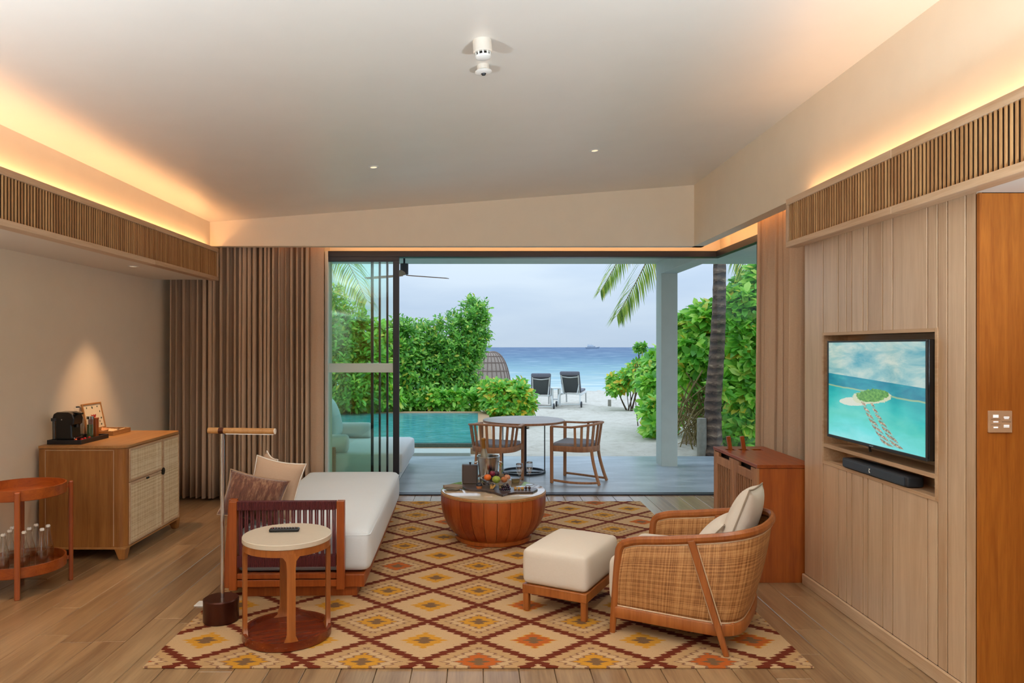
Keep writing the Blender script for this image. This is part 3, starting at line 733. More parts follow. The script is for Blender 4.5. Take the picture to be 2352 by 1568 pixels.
# ================================================================== COFFEE TABLE
CT = (.113, 5.6); CTZ = .378 + RZ
ct = thing('coffee_table', 'round barrel shaped teak coffee table on the rug', 'table', (CT[0], CT[1], RZ))
MB().lathe([(.0005, 0), (.292, 0), (.297, .006), (.297, .03), (.28, .036), (.0005, .036)], 48).build('base_ring', M['teak'], ct, smooth=30)
bowl = [(.285, .034), (.325, .07), (.362, .12), (.388, .175), (.402, .23), (.408, .28), (.409, .335), (.406, .352)]
NS = 26; dth = 2 * PI / NS
sv = MB(); rings = []
for r_, z in bowl:
    q = []
    for k in range(5):
        a = -dth / 2 + .004 + (dth - .008) * k / 4; rr = r_ * (1 + .0035 * (1 - ((k - 2) / 2) ** 2)); q.append((rr * math.cos(a), rr * math.sin(a), z))
    for k in (4, 2, 0):
        a = -dth / 2 + .004 + (dth - .008) * k / 4; q.append(((r_ - .02) * math.cos(a), (r_ - .02) * math.sin(a), z))
    rings.append(q)
svm = sv.loft(rings).mesh('stave', 35)
for k in range(NS): obj('stave', svm, M['stave'], ct, rot=(0, 0, k * dth + .05))
MB().lathe([(r_ - .024, z) for r_, z in bowl], 40).build('inner_bowl', M['dark_back'], ct)
MB().lathe([(.0005, .350), (.405, .350), (.411, .354), (.411, .368), (.405, .372), (.0005, .372)], 64).build('top_rim', M['walnut_x'], ct, smooth=30)
MB().lathe([(.0005, .372), (.401, .372), (.403, .374), (.403, .377), (.401, .378), (.0005, .378)], 64).build('table_top', M['stone_top'], ct, smooth=30)
def on_table(px, py):                     # point on the coffee-table top
    p = FLR(px, py, CTZ); return p
# ---------------------------------------------------------------- things on the coffee table
bk = thing('ice_bucket', 'brushed steel ice bucket on the coffee table', 'bucket', (.076, 5.76, CTZ))
MB().lathe([(.0005, .0), (.060, 0), (.063, .004), (.089, .225), (.094, .228), (.094, .236), (.085, .236), (.060, .01), (.0005, .01)], 40).build('shell', M['steel'], bk, smooth=30)
MB().lathe([(.0005, .195), (.083, .195), (.0005, .205)], 24).build('ice', plain('ice', '#dfe6ea', .2, 0, 60, .1, .8, 60), bk)
for s_ in (-1, 1): MB().tube([(s_ * .085, -.02, .19), (s_ * .105, -.02, .185), (s_ * .105, .02, .185), (s_ * .085, .02, .19)], .004, 8).build('handle', M['steel'], bk)
bt = thing('wine_bottle', 'champagne bottle with gold foil standing in the ice bucket', 'bottle', (.060, 5.755, CTZ + .012)); bt.rotation_euler = (R(3), R(-4), 0)
MB().lathe([(.0005, 0), (.040, 0), (.043, .006), (.043, .175), (.040, .20), (.026, .25), (.0165, .285), (.0155, .30), (.0005, .30)], 28).build('glass_body', plain('bottle_frost', '#8d8878', .25, .2), bt, smooth=40)
MB().lathe([(.0160, .285), (.0175, .300), (.0165, .345), (.0195, .350), (.0195, .366), (.013, .372), (.0005, .373)], 24).build('foil', plain('gold_foil', '#a5793c', .35, .7), bt, smooth=40)
MB().lathe([(.0435, .12), (.0437, .195), (.041, .215), (.0405, .215), (.0432, .195), (.043, .12), (.0435, .12)], 28).build('label_band', plain('navy_label', '#1d2536', .5), bt, smooth=40)
bx = thing('menu_box', 'dark brown upright box with black knob on the coffee table', 'box', on_table(1080, 1109), R(-4))
MB().box(-.062, .062, -.03, .03, 0, .152).build('body', plain('dark_leather', '#4a3d3a', .45), bx, bevel=.003)
MB().box(-.057, .057, -.0335, -.030, .006, .145).build('front_panel', plain('dark_panel', '#574842', .55), bx, bevel=.001, seg=1)
MB().box(-.0655, -.062, -.03, .03, 0, .155).build('side_panel', M['steel'], bx)
MB().lathe([(.0005, .152), (.006, .152), (.005, .158), (.010, .163), (.009, .170), (.0005, .173)], 16).build('knob', M['black_plastic'], bx, smooth=50)
x, y, z = on_table(1040, 1124)
pl = thing('plate', 'pale side plate under folded napkins on the coffee table', 'plate', (x, y, CTZ))
MB().lathe([(.0005, .002), (.045, .002), (.072, .011), (.074, .013), (.045, .006), (.0005, .006)], 36).build('dish', plain('plate_glaze', '#d8cfc0', .3), pl, smooth=50)
npk = thing('napkin', 'folded taupe cloth napkins lying on the side plate', 'napkin', (x, y, CTZ + .008), R(8))
for k in range(3):
    def fn(a, b, k=k): return (-.072 + .144 * a, -.045 + .09 * b, .006 + k * .0095 + .004 * math.sin(7 * a + k * 2) * math.cos(5 * b + k))
    MB().grid(fn, 14, 10).build('fold', fabric('napkin_cloth_%d' % k, '#7d6f62', '#a09382', 600), npk, smooth=80).modifiers.new('s', 'SOLIDIFY').thickness = .007
# serving board with a jagged live edge
bpts = [(1051, 1113), (1061, 1116), (1070, 1121.6), (1078, 1123.2), (1091, 1124), (1104, 1124.2), (1115, 1125.2), (1124, 1128), (1133, 1129), (1142, 1132), (1154.6, 1136), (1165, 1132.4), (1186, 1129.3), (1206, 1129), (1224, 1128.6), (1235, 1122.6),
        (1232, 1120), (1210, 1119), (1177, 1118.6), (1152, 1116), (1126, 1113.5), (1098, 1112), (1075, 1111.5)]
bw = [FLR(a, b, CTZ + .016) for a, b in bpts]; bc = (.15, 5.50)
board = thing('serving_board', 'live edge dark wood serving board across the coffee table', 'board', (bc[0], bc[1], CTZ))
MB().prism([(p[0] - bc[0], p[1] - bc[1]) for p in bw], 0.0005, .016).build('slab', wood('dark_board', '#2f2422', '#5a4a44', 'x', .3), board, bevel=.002)
BZ = CTZ + .016
def on_board(px, py): return FLR(px, py, BZ)
# fruit bowl and the fruit lying in it
fbx, fby = .128, 5.605
fb = thing('fruit_bowl', 'faceted clear glass fruit bowl on the coffee table', 'bowl', (fbx, fby, CTZ))
MB().lathe([(.0005, .003), (.05, .003), (.058, .012), (.098, .055), (.122, .088), (.126, .090), (.119, .084), (.092, .052), (.052, .016), (.0005, .013)], 14).build('glass_shell', thin_glass('bowl_glass', (.95, .96, .97, 1), 2.2), fb)
def fruit(name, label, px, py, Y, r, mat, sq=1.0, stem=True, z=None):
    p = W(px, py, Y); o = thing(name, label, 'fruit', (p[0], p[1], (z if z is not None else p[2]) - r), 0)
    m = 8
    prof = [(max(.0004, r * math.sin(PI * i / m) * (1 + .06 * math.sin(PI * i / m))), r + -r * sq * math.cos(PI * i / m) * (1 - .16 * (abs(math.cos(PI * i / m)) ** 8))) for i in range(m + 1)]
    MB().lathe(prof, 18).build('flesh', mat, o, smooth=80)
    if stem: MB().tube([(0, 0, r + r * sq * .8), (.002, 0, r + r * sq + .006)], .0016, 6).build('stem', M['bark'], o)
    return o
col = lambda n, h, r=.35: plain(n, h, r, 0, 30, .12)
fruit('orange', 'bright orange at the left of the fruit bowl', 1120, 1096, 5.55, .027, col('orange_skin', '#e8701c'), stem=False)
fruit('apple', 'green apple at the front of the fruit bowl', 1140, 1101, 5.52, .031, col('apple_skin', '#93a83c'))
fruit('plum', 'crimson plum on top of the fruit bowl', 1131, 1087, 5.60, .022, col('plum_red', '#7c1838'), 1.05)
fruit('plum', 'dark purple plum behind the green apple', 1140, 1088, 5.62, .025, col('plum_dark', '#35182f'), 1.05)
fruit('kiwi', 'brown kiwi between the plum and the peaches', 1152, 1094, 5.58, .023, col('kiwi_skin', '#6d5c42', .8), 1.2, False)
fruit('peach', 'rosy peach nearest the front right of the bowl', 1158, 1101, 5.53, .025, col('peach_a', '#b8703f', .6))
fruit('peach', 'pale peach at the right edge of the fruit bowl', 1165, 1096, 5.58, .024, col('peach_b', '#c98a62', .6))
fruit('plum', 'black plum at the back right of the fruit bowl', 1162, 1090, 5.67, .022, col('plum_black', '#1f1526'))
fruit('passion_fruit', 'dark passion fruit in the middle of the bowl', 1131, 1100, 5.58, .026, col('passion_skin', '#2b1c22'), stem=False)
# food on the board
def food(name, label, cat, px, py): p = on_board(px, py); return thing(name, label, cat, (p[0], p[1], BZ))
f_ = food('dip_cup', 'small cup of dark dip with an orange side on the board', 'cup', 1101, 1120.5)
MB().lathe([(.0005, 0), (.022, 0), (.024, .018), (.0005, .018)], 20).build('cup', col('terracotta_cup', '#c07a4a', .5), f_, smooth=40)
MB().lathe([(.0005, .018), (.0245, .018), (.025, .028), (.018, .037), (.008, .042), (.0005, .043)], 20).build('dip', col('dark_dip', '#1c2330', .25), f_, smooth=60)
f_ = food('fruit_garnish', 'fan of sliced yellow fruit on the serving board', 'fruit', 1128, 1123)
for k in range(9):
    a = R(-100 + 25 * k); rr = .028
    MB().bar((rr * .4 * math.cos(a), rr * .25 * math.sin(a), .004), (rr * 1.25 * math.cos(a), rr * .6 * math.sin(a), .026 + .010 * abs(math.cos(k * 1.3))), .011, .006, w1=.004).build('slice', col('yellow_slice', '#dfae62', .4), f_, bevel=.001, seg=1)
p = on_board(1130, 1121); bb = tag(MB().sphere((0, 0, .016), .016, 14).build('blue_berry_ball', col('blue_ball', '#22406f', .4), smooth=80, loc=(p[0] + .004, p[1] + .035, BZ)), 'round dark blue ball behind the yellow fruit fan', 'fruit')
f_ = food('cheese_slice', 'round cream coloured slices beside the grapes', 'cheese', 1151, 1120)
for k in range(3): MB().lathe([(.0005, .0), (.017, 0), (.018, .004), (.017, .009), (.0005, .009)], 18).xf(Matrix.Translation((0, 0, .0095 * k)) @ Matrix.Rotation(R(4 * k), 4, 'X')).build('slice', col('cream_cheese', '#e0c48c', .5), f_, smooth=40)
for k, (dx, dy, dz) in enumerate([(-.03, 0, 0), (-.013, -.008, 0), (.004, -.004, 0), (.02, 0, 0), (.034, .008, 0), (-.02, .006, .017), (.012, .004, .018), (.027, .01, .017), (-.004, .012, .016), (.018, .012, .032)]):
    p = on_board(1160, 1126); o = tag(MB().sphere((0, 0, .0105), .0105, 12).build('grape', col('grape_%d' % (k % 3), ('#2b1a26', '#3c2236', '#23151c')[k % 3], .2), smooth=80, loc=(p[0] + dx, p[1] + dy, BZ + dz)), 'dark grape in the small heap on the serving board', 'grape', 'dark grapes on the serving board')
for k, (px, c_, lb) in enumerate([(1184, '#b98a48', 'golden bite leftmost of three on the board'), (1192, '#c69a56', 'golden bite in the middle of three on the board'), (1200, '#b98a48', 'golden bite rightmost of three on the board')]):
    p = on_board(px, 1124); tag(MB().rbox(.024, .022, .018, .006, .003, 3, (0, 0, .009)).build('pastry_bite', col('pastry_%d' % k, c_, .6), smooth=60, loc=(p[0], p[1], BZ)), lb, 'pastry')
for k, (px, lb) in enumerate([(1208, 'dark round chocolate next to the golden bites'), (1216, 'dark round chocolate at the right end of the board')]):
    p = on_board(px, 1123.5); tag(MB().sphere((0, 0, .0115), .0115, 12).build('chocolate', col('choc_%d' % k, '#4a2418', .4), smooth=80, loc=(p[0], p[1], BZ)), lb, 'chocolate')
p = on_table(1184, 1108); cb = thing('cheese_block', 'small olive brown block behind the left glass', 'cheese', (p[0], p[1] + .0, CTZ), R(15))
MB().box(-.03, .03, -.018, .018, 0, .026).build('block', col('olive_block', '#7c6a40', .6), cb, bevel=.003)
MB().box(-.031, .031, -.019, .019, .026, .031).build('rind', col('rind', '#5a4a2c', .6), cb, bevel=.001)
def flute(label, px, py):
    p = FLR(px, py, CTZ); o = thing('champagne_flute', label, 'glass', (p[0], p[1], CTZ), 0, 'champagne flutes on the coffee table')
    MB().lathe([(.0005, 0), (.029, 0), (.029, .002), (.008, .005), (.0005, .006)], 28).build('foot', M['glass_clear'], o, smooth=50)
    MB().tube([(0, 0, .004), (0, 0, .085)], .0032, 10).build('glass_stem', M['chrome'] if False else thin_glass('stem_glass', (.95, .96, .97, 1), 2.5), o, smooth=60)
    MB().lathe([(.003, .085), (.012, .098), (.022, .118), (.0275, .145), (.0265, .178), (.0255, .178), (.026, .145), (.021, .12), (.011, .101), (.0005, .09)], 28).build('bowl', thin_glass('flute_glass', (.96, .965, .97, 1), 2.2), o, smooth=50)
    MB().lathe([(.0255, .176), (.0275, .176), (.0275, .183), (.0255, .183), (.0255, .176)], 28).build('rim_band', M['steel'], o, smooth=40)
flute('champagne flute nearer the ice bucket, left of the pair', 1193, 1117); flute('champagne flute at the right edge of the coffee table, right of the pair', 1216, 1112.5)
p = on_table(1151, 1103)
vs = thing('bud_vase', 'tiny glass bud vase with a green sprig beside the ice bucket', 'vase', (p[0], p[1] + .03, CTZ))
MB().lathe([(.0005, .002), (.016, .002), (.017, .03), (.009, .07), (.010, .10), (.008, .10), (.007, .07), (.014, .03), (.0005, .006)], 20).build('glass_body', M['glass_clear'], vs, smooth=50)
MB().tube([(0, 0, .01), (.002, 0, .09), (.004, 0, .135)], .0015, 6).build('sprig_stem', plain('sprig_stem_green', '#5f7a34', .6), vs)
for k in range(7):
    a = k * 2.4; z = .055 + k * .012
    MB().add([(0, 0, z), (.012 * math.cos(a), .012 * math.sin(a), z + .012), (.02 * math.cos(a), .02 * math.sin(a), z + .03), (.008 * math.cos(a + .5), .008 * math.sin(a + .5), z + .02)], [(0, 1, 2, 3)]).build('leaf', plain('sprig_green_%d' % k, '#7c9440', .5), vs)

# ================================================================== ARMCHAIR
def cr(P, n):                                     # catmull-rom resample
    P = [Vector(p) for p in P]; out = []
    for i in range(len(P) - 1):
        p0, p1, p2, p3 = P[max(i - 1, 0)], P[i], P[i + 1], P[min(i + 2, len(P) - 1)]
        for k in range(n):
            t_ = k / n; out.append(.5 * ((2 * p1) + (p2 - p0) * t_ + (2 * p0 - 5 * p1 + 4 * p2 - p3) * t_ ** 2 + (3 * p1 - p0 - 3 * p2 + p3) * t_ ** 3))
    out.append(P[-1]); return out
AW = .66
ach_loc, ach_r = (.70, 3.735, RZ), R(-29)
ac = thing('armchair', 'barrel armchair with woven cane sides and teak frame', 'armchair', ach_loc, ach_r)
half = [(.055, 0, .470), (.13, 0, .496), (.28, -.003, .518), (.44, -.002, .545), (.56, .012, .566), (.65, .06, .582), (.705, .14, .592), (.728, .24, .598), (.735, AW / 2, .600)]
rim_c = half + [(x, AW - y, z) for x, y, z in half[-2::-1]]
bh = [(.015, .0, .112), (.10, 0, .112), (.25, .0, .112), (.40, .0, .112), (.52, .008, .112), (.585, .04, .112), (.622, .11, .112), (.632, .22, .112), (.634, AW / 2, .112)]
base_c = bh + [(x, AW - y, z) for x, y, z in bh[-2::-1]]
rim = cr(rim_c, 5); base = cr(base_c, 5)
def rr(w, h, k=.3): return [(-w / 2 + k * w, -h / 2), (w / 2 - k * w, -h / 2), (w / 2, -h / 2 + k * h), (w / 2, h / 2 - k * h), (w / 2 - k * w, h / 2), (-w / 2 + k * w, h / 2), (-w / 2, h / 2 - k * h), (-w / 2, -h / 2 + k * h)]
MB().sweep(rim, rr(.030, .042)).build('top_rail', M['chair_wood'], ac, smooth=35)
MB().sweep(base, rr(.026, .058, .12)).build('base_rail', M['chair_wood'], ac, smooth=35)
def leg_front(y):
    P = cr([(-.002, y, 0), (.013, y, .2), (.030, y, .40), (.038, y, .445), (.058, y, .4705), (.085, y, .482)], 4)
    MB().sweep(P, rr(.030, .038), up=(1, 0, .1), scale=[.78 + .22 * min(1, k / 6) for k in range(len(P))]).build('leg', M['chair_wood'], ac, smooth=35)
leg_front(0); leg_front(AW)
for y in (-.006, AW + .006):
    MB().bar((.405, y, .535), (.575, y - (.012 if y < .3 else -.012), 0), .030, .036, up=(1, 0, 0), w1=.024, t1=.026).build('leg', M['chair_wood'], ac, bevel=.004)
def cane_panel():
    n = len(rim); me = bpy.data.meshes.new('cane'); vs = []; uv = []; L = 0; nv = 10
    for i in range(n):
        if i: L += (rim[i] - rim[i - 1]).length
        b = Vector((base[i].x, base[i].y, .138)); t_ = Vector((rim[i].x, rim[i].y, rim[i].z - .012))
        for j in range(nv + 1):
            f = j / nv; p = b.lerp(t_, f); bow = .012 * math.sin(PI * f); cx_, cy_ = p.x - .30, p.y - AW / 2; l = math.hypot(cx_, cy_) or 1
            vs.append((p.x + bow * cx_ / l, p.y + bow * cy_ / l, p.z)); uv.append((L, f * .42))
    fs = [(i * (nv + 1) + j, (i + 1) * (nv + 1) + j, (i + 1) * (nv + 1) + j + 1, i * (nv + 1) + j + 1) for i in range(n - 1) for j in range(nv)]
    me.from_pydata(vs, [], fs); ul = me.uv_layers.new(name='uv')
    for l in me.loops: ul.data[l.index].uv = uv[l.vertex_index]
    me.shade_smooth(); o = obj('cane_shell', me, M['cane'], ac); o.modifiers.new('s', 'SOLIDIFY').thickness = .004
cane_panel()
# beading round the cane
def along(P, i0, i1, dz, dx=0): return [(P[i].x, P[i].y + dx, P[i].z + dz) for i in range(i0, i1)]
MB().tube(along(base, 1, len(base) - 1, .032), .0045, 6).build('beading', M['oak'], ac, smooth=60)
MB().tube(along(rim, 1, len(rim) - 1, -.026), .0045, 6).build('beading', M['oak'], ac, smooth=60)
for y, s_ in ((-.006, -1), (AW + .006, 1)):
    for dx in (-.020, .020):
        MB().tube([(.4145 + dx, y + s_ * .002, .505), (.529 + dx, y + s_ * .010, .145)], .0035, 6).build('beading', M['oak'], ac, smooth=60)
MB().box(-.01, .60, .03, AW - .03, .085, .145).build('seat_frame', M['chair_wood'], ac, bevel=.004)
MB().rbox(.62, AW - .07, .24, .04, .03, 8, (.272, AW / 2, .262), .006).build('seat_cushion', M['linen'], ac, smooth=50)
ACM = Matrix.Translation(ach_loc) @ Matrix.Rotation(ach_r, 4, 'Z')
def on_chair(name, label, p, rot, w, h, t_, mat, pipe):
    o = cushion(name, label, (0, 0, 0), (0, 0, 0), w, h, t_, mat, pipe, .07)
    o.matrix_world = ACM @ Matrix.Translation(p) @ Euler(rot).to_matrix().to_4x4(); return o
dk = plain('grey_piping', '#94836f', .8)
on_chair('cushion', 'upright beige linen cushion against the armchair back', (.585, .40, .575), (R(70), R(-5), R(-90)), .46, .38, .15, M['linen'], dk)
on_chair('cushion', 'low beige linen cushion lying in front of the upright one', (.44, .42, .475), (R(48), R(0), R(-92)), .42, .26, .12, M['linen'], dk)

# ================================================================== OTTOMAN
ot = thing('ottoman', 'square beige upholstered ottoman in front of the armchair', 'ottoman', (.272, 4.055, RZ), R(-29))
for x_ in (0, .345):
    for y_ in (0, .50): MB().box(x_ - .0165, x_ + .0165, y_ - .0165, y_ + .0165, 0, .105).build('leg', M['chair_wood'], ot, bevel=.003)
MB().box(-.02, .365, -.02, .52, .100, .152).build('frame', M['chair_wood'], ot, bevel=.005)
oc = MB().rbox(.385, .54, .20, .03, .028, 8, (.1725, .25, .252), .006).build('cushion_top', M['linen'], ot, smooth=50)

# ================================================================== SIDEBOARD
SX0, SX1, SY0, SY1, SZ = -3.10, -2.485, 5.02, 5.956, .806
sb = thing('sideboard', 'teak sideboard with pale cane doors under the left valance', 'sideboard', ((SX0 + SX1) / 2, (SY0 + SY1) / 2, 0))
hx, hy = (SX1 - SX0) / 2, (SY1 - SY0) / 2
def rc(r, ins=0):                                # plan with rounded front corners
    p = [(-hx + ins, -hy + ins)]
    p += [(hx - ins - r + r * math.sin(R(a)), -hy + ins + r - r * math.cos(R(a))) for a in range(0, 91, 15)]
    p += [(hx - ins - r + r * math.cos(R(a)), hy - ins - r + r * math.sin(R(a))) for a in range(0, 91, 15)]
    p += [(-hx + ins, hy - ins)]; return p
MB().prism(rc(.05, .004), .082, SZ - .022).build('body', M['walnut'], sb, smooth=30)
MB().prism(rc(.054), SZ - .020, SZ).build('worktop', M['walnut_x'], sb, smooth=30, bevel=.002, seg=1)
MB().prism(rc(.052, .001), .078, .092).build('bottom_rail', M['walnut_x'], sb, smooth=30)
for sx_ in (-1, 1):
    for sy_ in (-1, 1):
        cx_, cy_ = sx_ * (hx - .045), sy_ * (hy - .045)
        MB().loft([[(cx_ + a * .022 + sx_ * .012, cy_ + b * .022 + sy_ * .012, 0) for a, b in ((-1, -1), (1, -1), (1, 1), (-1, 1))],
                   [(cx_ + a * .04, cy_ + b * .04, .08) for a, b in ((-1, -1), (1, -1), (1, 1), (-1, 1))]]).build('leg', M['walnut'], sb, bevel=.006)
for xx in (-hx + .05, hx - .085):                # inlay lines on the near side
    MB().box(xx - .002, xx + .002, -hy + .001, -hy + .006, .10, SZ - .03).build('inlay', M['oak'], sb)
MB().box(-hx + .05, hx - .085, -hy + .001, -hy + .006, SZ - .034, SZ - .030).build('inlay', M['oak'], sb)
def cane_door(nm, y0, y1, z0, z1):
    y0 -= (SY0 + SY1) / 2; y1 -= (SY0 + SY1) / 2
    d = MB().box(hx - .004, hx + .006, y0, y0 + .016, z0, z1).box(hx - .004, hx + .006, y1 - .016, y1, z0, z1).box(hx - .004, hx + .006, y0 + .016, y1 - .016, z0, z0 + .016).box(hx - .004, hx + .006, y0 + .016, y1 - .016, z1 - .016, z1).build(nm, M['oak_y'], sb, bevel=.0015, seg=1)
    me = bpy.data.meshes.new('cane_inset'); xx = hx + .002
    me.from_pydata([(xx, y0 + .014, z0 + .014), (xx, y1 - .014, z0 + .014), (xx, y1 - .014, z1 - .014), (xx, y0 + .014, z1 - .014)], [], [(0, 1, 2, 3)])
    ul = me.uv_layers.new(name='uv')
    for l, q in zip(me.loops, ((0, 0), (y1 - y0, 0), (y1 - y0, z1 - z0), (0, z1 - z0))): ul.data[l.index].uv = q
    o = obj('cane_inset', me, M['cane_pale'], d); o.modifiers.new('s', 'SOLIDIFY').thickness = .003
    return d
cane_door('upper_door', 5.075, 5.603, .540, SZ - .028); dl = cane_door('lower_door', 5.075, 5.603, .098, .536); dr = cane_door('right_door', 5.609, 5.908, .098, SZ - .028)
MB().lathe([(.0005, 0), (.028, 0), (.028, .006), (.0005, .007)], 24).xf(Matrix.Translation((hx + .004, 5.604 - 5.488, .528)) @ Matrix.Rotation(R(90), 4, 'Y')).build('handle', M['black_plastic'], dr, smooth=40)
MB().rbox(.012, .04, .014, .005, 0, 3, (hx + .008, 5.34 - 5.488, .525)).build('pull', M['black_plastic'], dl, smooth=40)
# things on the sideboard
tr_ = thing('serving_tray', 'black rectangular tray on the sideboard', 'tray', (-2.955, 5.275, SZ))
MB().box(-.118, .118, -.185, .185, .0, .008).build('tray_floor', M['black_plastic'], tr_)
for b in ((-.122, -.112, -.19, .19), (.112, .122, -.19, .19), (-.112, .112, -.19, -.18), (-.112, .112, .18, .19)): MB().box(*b, 0, .032).build('rim', plain('tray_black', '#17161a', .35), tr_, bevel=.002)
TZ = SZ + .008
cm = thing('coffee_machine', 'black capsule coffee machine on the tray', 'coffee machine', (-2.985, 5.19, TZ))
prof = [(-.082, 0), (.080, 0), (.082, .032), (.060, .038), (.056, .122), (.072, .128), (.076, .172), (.064, .203), (.03, .218), (-.05, .218), (-.074, .205), (-.084, .17)]
pm = MB(); pm.loft([[(a, -.06, b) for a, b in prof], [(a, .06, b) for a, b in prof]]).build('body', M['black_plastic'], cm, bevel=.007, seg=2)
MB().bar((.03, 0, .210), (.105, 0, .203), .03, .013).build('lever', M['black_plastic'], cm, bevel=.003)
MB().tube([(.066, 0, .125), (.066, 0, .105)], .008, 12).build('spout', M['dark_grey'], cm)
MB().lathe([(.0005, 0), (.0045, 0), (.0045, .002), (.0005, .002)], 12).xf(Matrix.Translation((-.012, -.0605, .165)) @ Matrix.Rotation(R(90), 4, 'X')).build('button', M['chrome'], cm)
MB().box(.060, .080, -.046, .046, .031, .0335).build('drip_grid', M['chrome'], cm)
def jar(name, label, x_, y_, r_, h_, fillc=None, lid='steel', base_=None):
    o = thing(name, label, 'jar', (x_, y_, base_ if base_ is not None else TZ))
    MB().lathe([(.0005, .002), (r_, .002), (r_, h_), (r_ - .002, h_), (r_ - .002, .006), (.0005, .006)], 24).build('glass_wall', M['glass_clear'], o, smooth=40)
    if fillc: MB().lathe([(.0005, .008), (r_ - .003, .008), (r_ - .003, h_ * .72), (.0005, h_ * .74)], 20).build('contents', plain(name + '_fill', fillc, .7, 0, 60, .3, .6, 80), o, smooth=40)
    MB().lathe([(.0005, h_), (r_ + .001, h_), (r_ + .001, h_ + .02), (.0005, h_ + .022)], 24).build('lid', M[lid], o, smooth=40)
    return o
jar('tea_jar', 'glass jar with green tea and steel lid behind the coffee machine', -2.905, 5.335, .024, .15, '#4a5c2a')
jar('tall_jar', 'empty glass jar with dark lid left of the coffee machine', -3.055, 5.14, .022, .155, None, 'dark_grey')
gj = thing('stopper_bottle', 'clear stoppered bottle standing behind the coffee machine', 'bottle', (-3.00, 5.34, TZ))
MB().lathe([(.0005, .002), (.04, .002), (.042, .01), (.042, .15), (.028, .185), (.022, .20), (.026, .205), (.023, .205), (.019, .20), (.025, .183), (.0395, .148), (.039, .012), (.0005, .008)], 28).build('glass_body', M['bottle_glass'], gj, smooth=50)
MB().lathe([(.0005, .198), (.018, .198), (.024, .215), (.028, .232), (.02, .246), (.0005, .25)], 20).build('stopper', M['glass_clear'], gj, smooth=50)
MB().lathe([(.0005, .234), (.014, .234), (.012, .243), (.0005, .244)], 16).build('stopper_cap', M['black_plastic'], gj, smooth=50)
wbx = thing('tea_caddy', 'slim brown wooden caddy between the jar and the open tea box', 'box', (-2.93, 5.428, TZ))
MB().box(-.03, .03, -.022, .022, 0, .14).build('body', M['teak'], wbx, bevel=.003)
MB().box(-.031, .031, -.023, .023, .14, .15).build('lid', M['teak_x'], wbx, bevel=.002)
for k, (a, b) in enumerate(((-.905, .155), (-.872, .168), (-.862, .200), (-.892, .190))):
    pass
for k, (x_, y_, c_, lb) in enumerate(((-2.895, 5.125, '#c8552a', 'orange coffee capsule nearest the camera on the tray'), (-2.872, 5.165, '#b02020', 'red coffee capsule second from the tray front'), (-2.875, 5.21, '#b81c1c', 'red coffee capsule third from the tray front'), (-2.868, 5.255, '#a81818', 'red coffee capsule farthest along the tray edge'))):
    o = thing('coffee_capsule', lb, 'capsule', (x_, y_, TZ), 0, 'coffee capsules on the black tray')
    MB().lathe([(.0005, 0), (.018, 0), (.0185, .002), (.0145, .005), (.011, .024), (.006, .028), (.0005, .029)], 18).build('shell', plain('capsule_%d' % k, c_, .25, .5), o, smooth=50)
    MB().lathe([(.0145, .0), (.019, .0), (.019, .0025), (.0145, .0025), (.0145, 0)], 18).build('flange', plain('capsule_rim_%d' % k, c_, .3, .5), o, smooth=50)
tb = thing('tea_box', 'open wooden tea box with printed lid on the sideboard', 'box', (-2.965, 5.735, SZ))
for b in ((-.10, -.09, -.14, .14), (.09, .10, -.14, .14), (-.09, .09, -.14, -.13), (-.09, .09, .13, .14), (-.005, .005, -.13, .13)): MB().box(*b, .0, .036).build('side', M['walnut_x'], tb, bevel=.0015, seg=1)
MB().box(-.09, .09, -.13, .13, .0, .006).build('floor_board', M['walnut_x'], tb)
rr2 = random.Random(4)
for k in range(8):
    c_ = ('#e6dac0', '#c98a5a', '#d9b98a', '#b05a3a')[k % 4]
    MB().box(-.03, .03, -.022, .022, 0, .003).xf(Matrix.Translation(((-.045 if k % 2 else .045), -.1 + .06 * (k // 2), .022 + .004 * (k % 3))) @ Euler((R(rr2.uniform(-30, 30)), R(rr2.uniform(-18, 18)), R(rr2.uniform(-40, 40)))).to_matrix().to_4x4()).build('tea_bag', plain('tea_bag_%d' % k, c_, .7), tb)
LM = Matrix.Translation((-.1, 0, .036)) @ Matrix.Rotation(R(-12), 4, 'Y')
ld = MB().box(-.012, 0, -.14, -.128, 0, .215).box(-.012, 0, .128, .14, 0, .215).box(-.012, 0, -.128, .128, 0, .012).box(-.012, 0, -.128, .128, .203, .215).box(-.014, -.010, -.14, .14, 0, .215).xf(LM).build('lid', M['walnut_x'], tb, bevel=.001, seg=1)
MB().box(-.010, -.006, -.128, .128, .012, .203).xf(LM).build('card', plain('print_card', '#e2d2b4', .7), ld)
redm = plain('print_red', '#a82420', .6); grn = plain('print_green', '#3c4a34', .6)
MB().prism([(-.036, .004), (-.02, -.018), (-.004, -.022), (.004, -.024), (.012, -.016), (.034, .006), (.036, .018), (.01, .012), (0, .018), (-.012, .012), (-.036, .018)], 0, .0012).xf(LM @ Matrix.Translation((-.0062, 0, .105)) @ Matrix.Rotation(R(90), 4, 'Z') @ Matrix.Rotation(R(90), 4, 'X')).build('red_print', redm, ld)
for k, (a, b, s_) in enumerate(((-.08, .18, .012), (.0, .178, .016), (.075, .182, .012), (.10, .14, .012), (-.10, .10, .008), (.105, .085, .014), (.075, .06, .01), (-.09, .055, .008), (.09, .035, .014), (.02, .062, .008))):
    MB().prism([(-s_ * .4, -s_ * .7), (s_ * .5, -s_ * .3), (s_ * .4, s_ * .7), (-s_ * .5, s_ * .4)], 0, .0012).xf(LM @ Matrix.Translation((-.0062, a, b)) @ Matrix.Rotation(R(90), 4, 'Z') @ Matrix.Rotation(R(90), 4, 'X') @ Matrix.Rotation(k * 1.1, 4, 'Z')).build('leaf_print', grn, ld)

